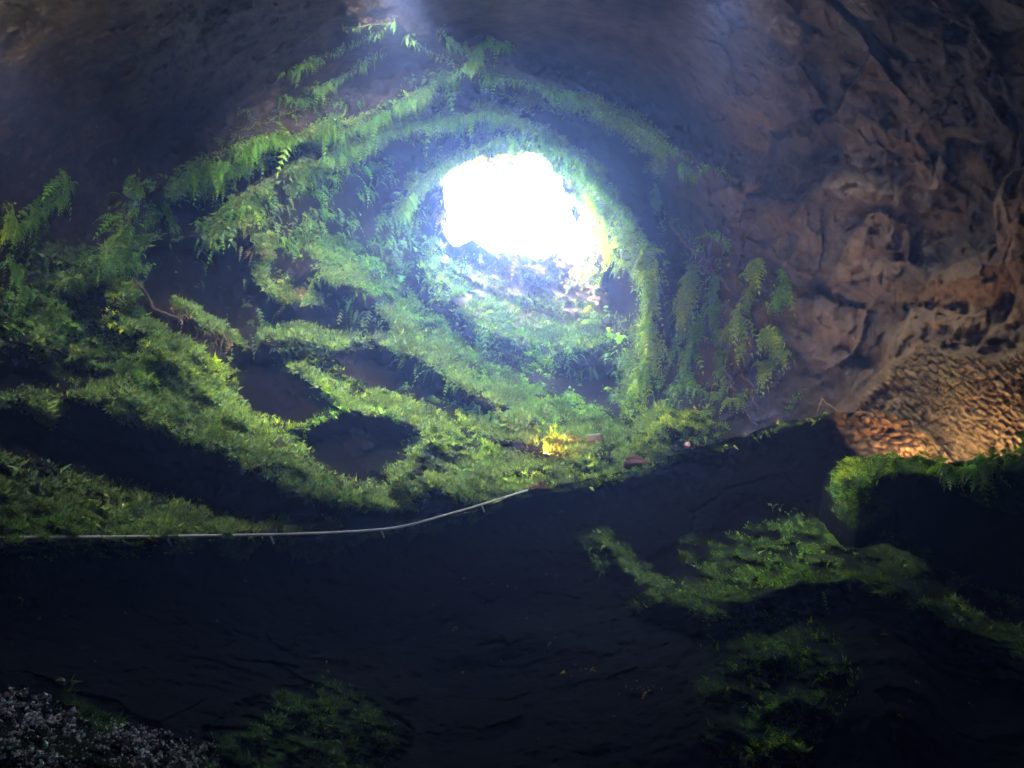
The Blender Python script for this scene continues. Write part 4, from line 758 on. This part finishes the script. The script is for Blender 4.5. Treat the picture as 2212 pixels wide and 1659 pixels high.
vine([(1196,978),(1215,962),(1240,968)], "brownish twigs and fronds just right of the glowing floodlight", Br, 14, 3.2, on1, 2, .3, "plants around the glowing floodlight", out=.15)
floodlight(1181, 980, rL - .12, at(1192., 925., rL + .12), "glowing yellow floodlight on the green slope below the opening", 1.6, (1, .52, .05), .11, 170)
floodlight(1286, 948, float(np.linalg.norm(on1(np.array([1286.]), np.array([948.]))[0][0] - CAM)) - .3, at(1320., 850., 25.), "unlit grey floodlight on the mossy step above the lamp", 0, WARM, .26, on=False)
floodlight(1640, 956, float(sq_(15.6)), at(1950., 330., 12.), "added fill light behind the path edge facing the bare right wall", .75, (1, .78, .62), spot=130, soft=.5)  # added, unseen: broad warm fill for the dark right rock
floodlight(-60, 1196, 10.3, at(620., 60., 11.), "added fill light behind the far left path edge facing the roof", 11., (1, .72, .60), spot=120, soft=.4)  # unseen source put in to brighten and warm the roof
B_, N_ = on1(np.array([-110., 860.]), np.array([60., -90.]))
floodlight(-110, 60, float(np.linalg.norm(B_[0] - CAM)) - .5, at(420., 950., 14.), "added white fill light, unseen at the upper left, facing the left slopes", 2.5, (1, .96, .84), .2, spot=100, soft=.3)  # fill added out of view to lift the dim left slopes
floodlight(860, -90, float(np.linalg.norm(B_[1] - CAM)) - .9, at(900., 780., 19.), "added white fill light above the path, out of view, facing the middle slopes", 38., (1, .97, .80), .2, spot=90, soft=.3)  # overhead fill put in so the middle slopes come up brighter
B_, N_ = on1(np.array([1560.]), np.array([-110.]))
floodlight(1560, -110, float(np.linalg.norm(B_[0] - CAM)) - .5, at(1650., 1100., 13.), "added white fill light overhead on the right, out of view, facing down to the dark bank", 6., (1, .95, .84), .2, spot=90, soft=.3)  # extra light from above, added to lift the dark bank
# light portal: not a lamp, only tells the renderer where the sky comes in
pl = bpy.data.lights.new("sky_opening", 'AREA'); pl.shape = 'RECTANGLE'; pl.size = 7.4; pl.size_y = 8.2; pl.cycles.is_portal = True
po = bpy.data.objects.new("sky_opening", pl); COL.objects.link(po); po.location = tuple(at(1110., 440., float(hole_r(np.array(440.))))); po.location.z = HH + 0.3

# ------------------------------------------------------------------ haze
s = MB(); s.box((0, 14, 15.5), (60, 76, 36)); m = bpy.data.materials.new("cave_haze"); m.use_nodes = True; n = m.node_tree; n.nodes.clear()
out = n.nodes.new("ShaderNodeOutputMaterial"); pv = n.nodes.new("ShaderNodeVolumePrincipled"); pv.inputs["Color"].default_value = (.28, .40, 1, 1); pv.inputs["Density"].default_value = .0165; pv.inputs["Anisotropy"].default_value = .68
n.links.new(pv.outputs[0], out.inputs["Volume"]); hz = s.build("haze", m); hz["kind"] = "stuff"; hz["label"] = "thin blue haze filling the cave"
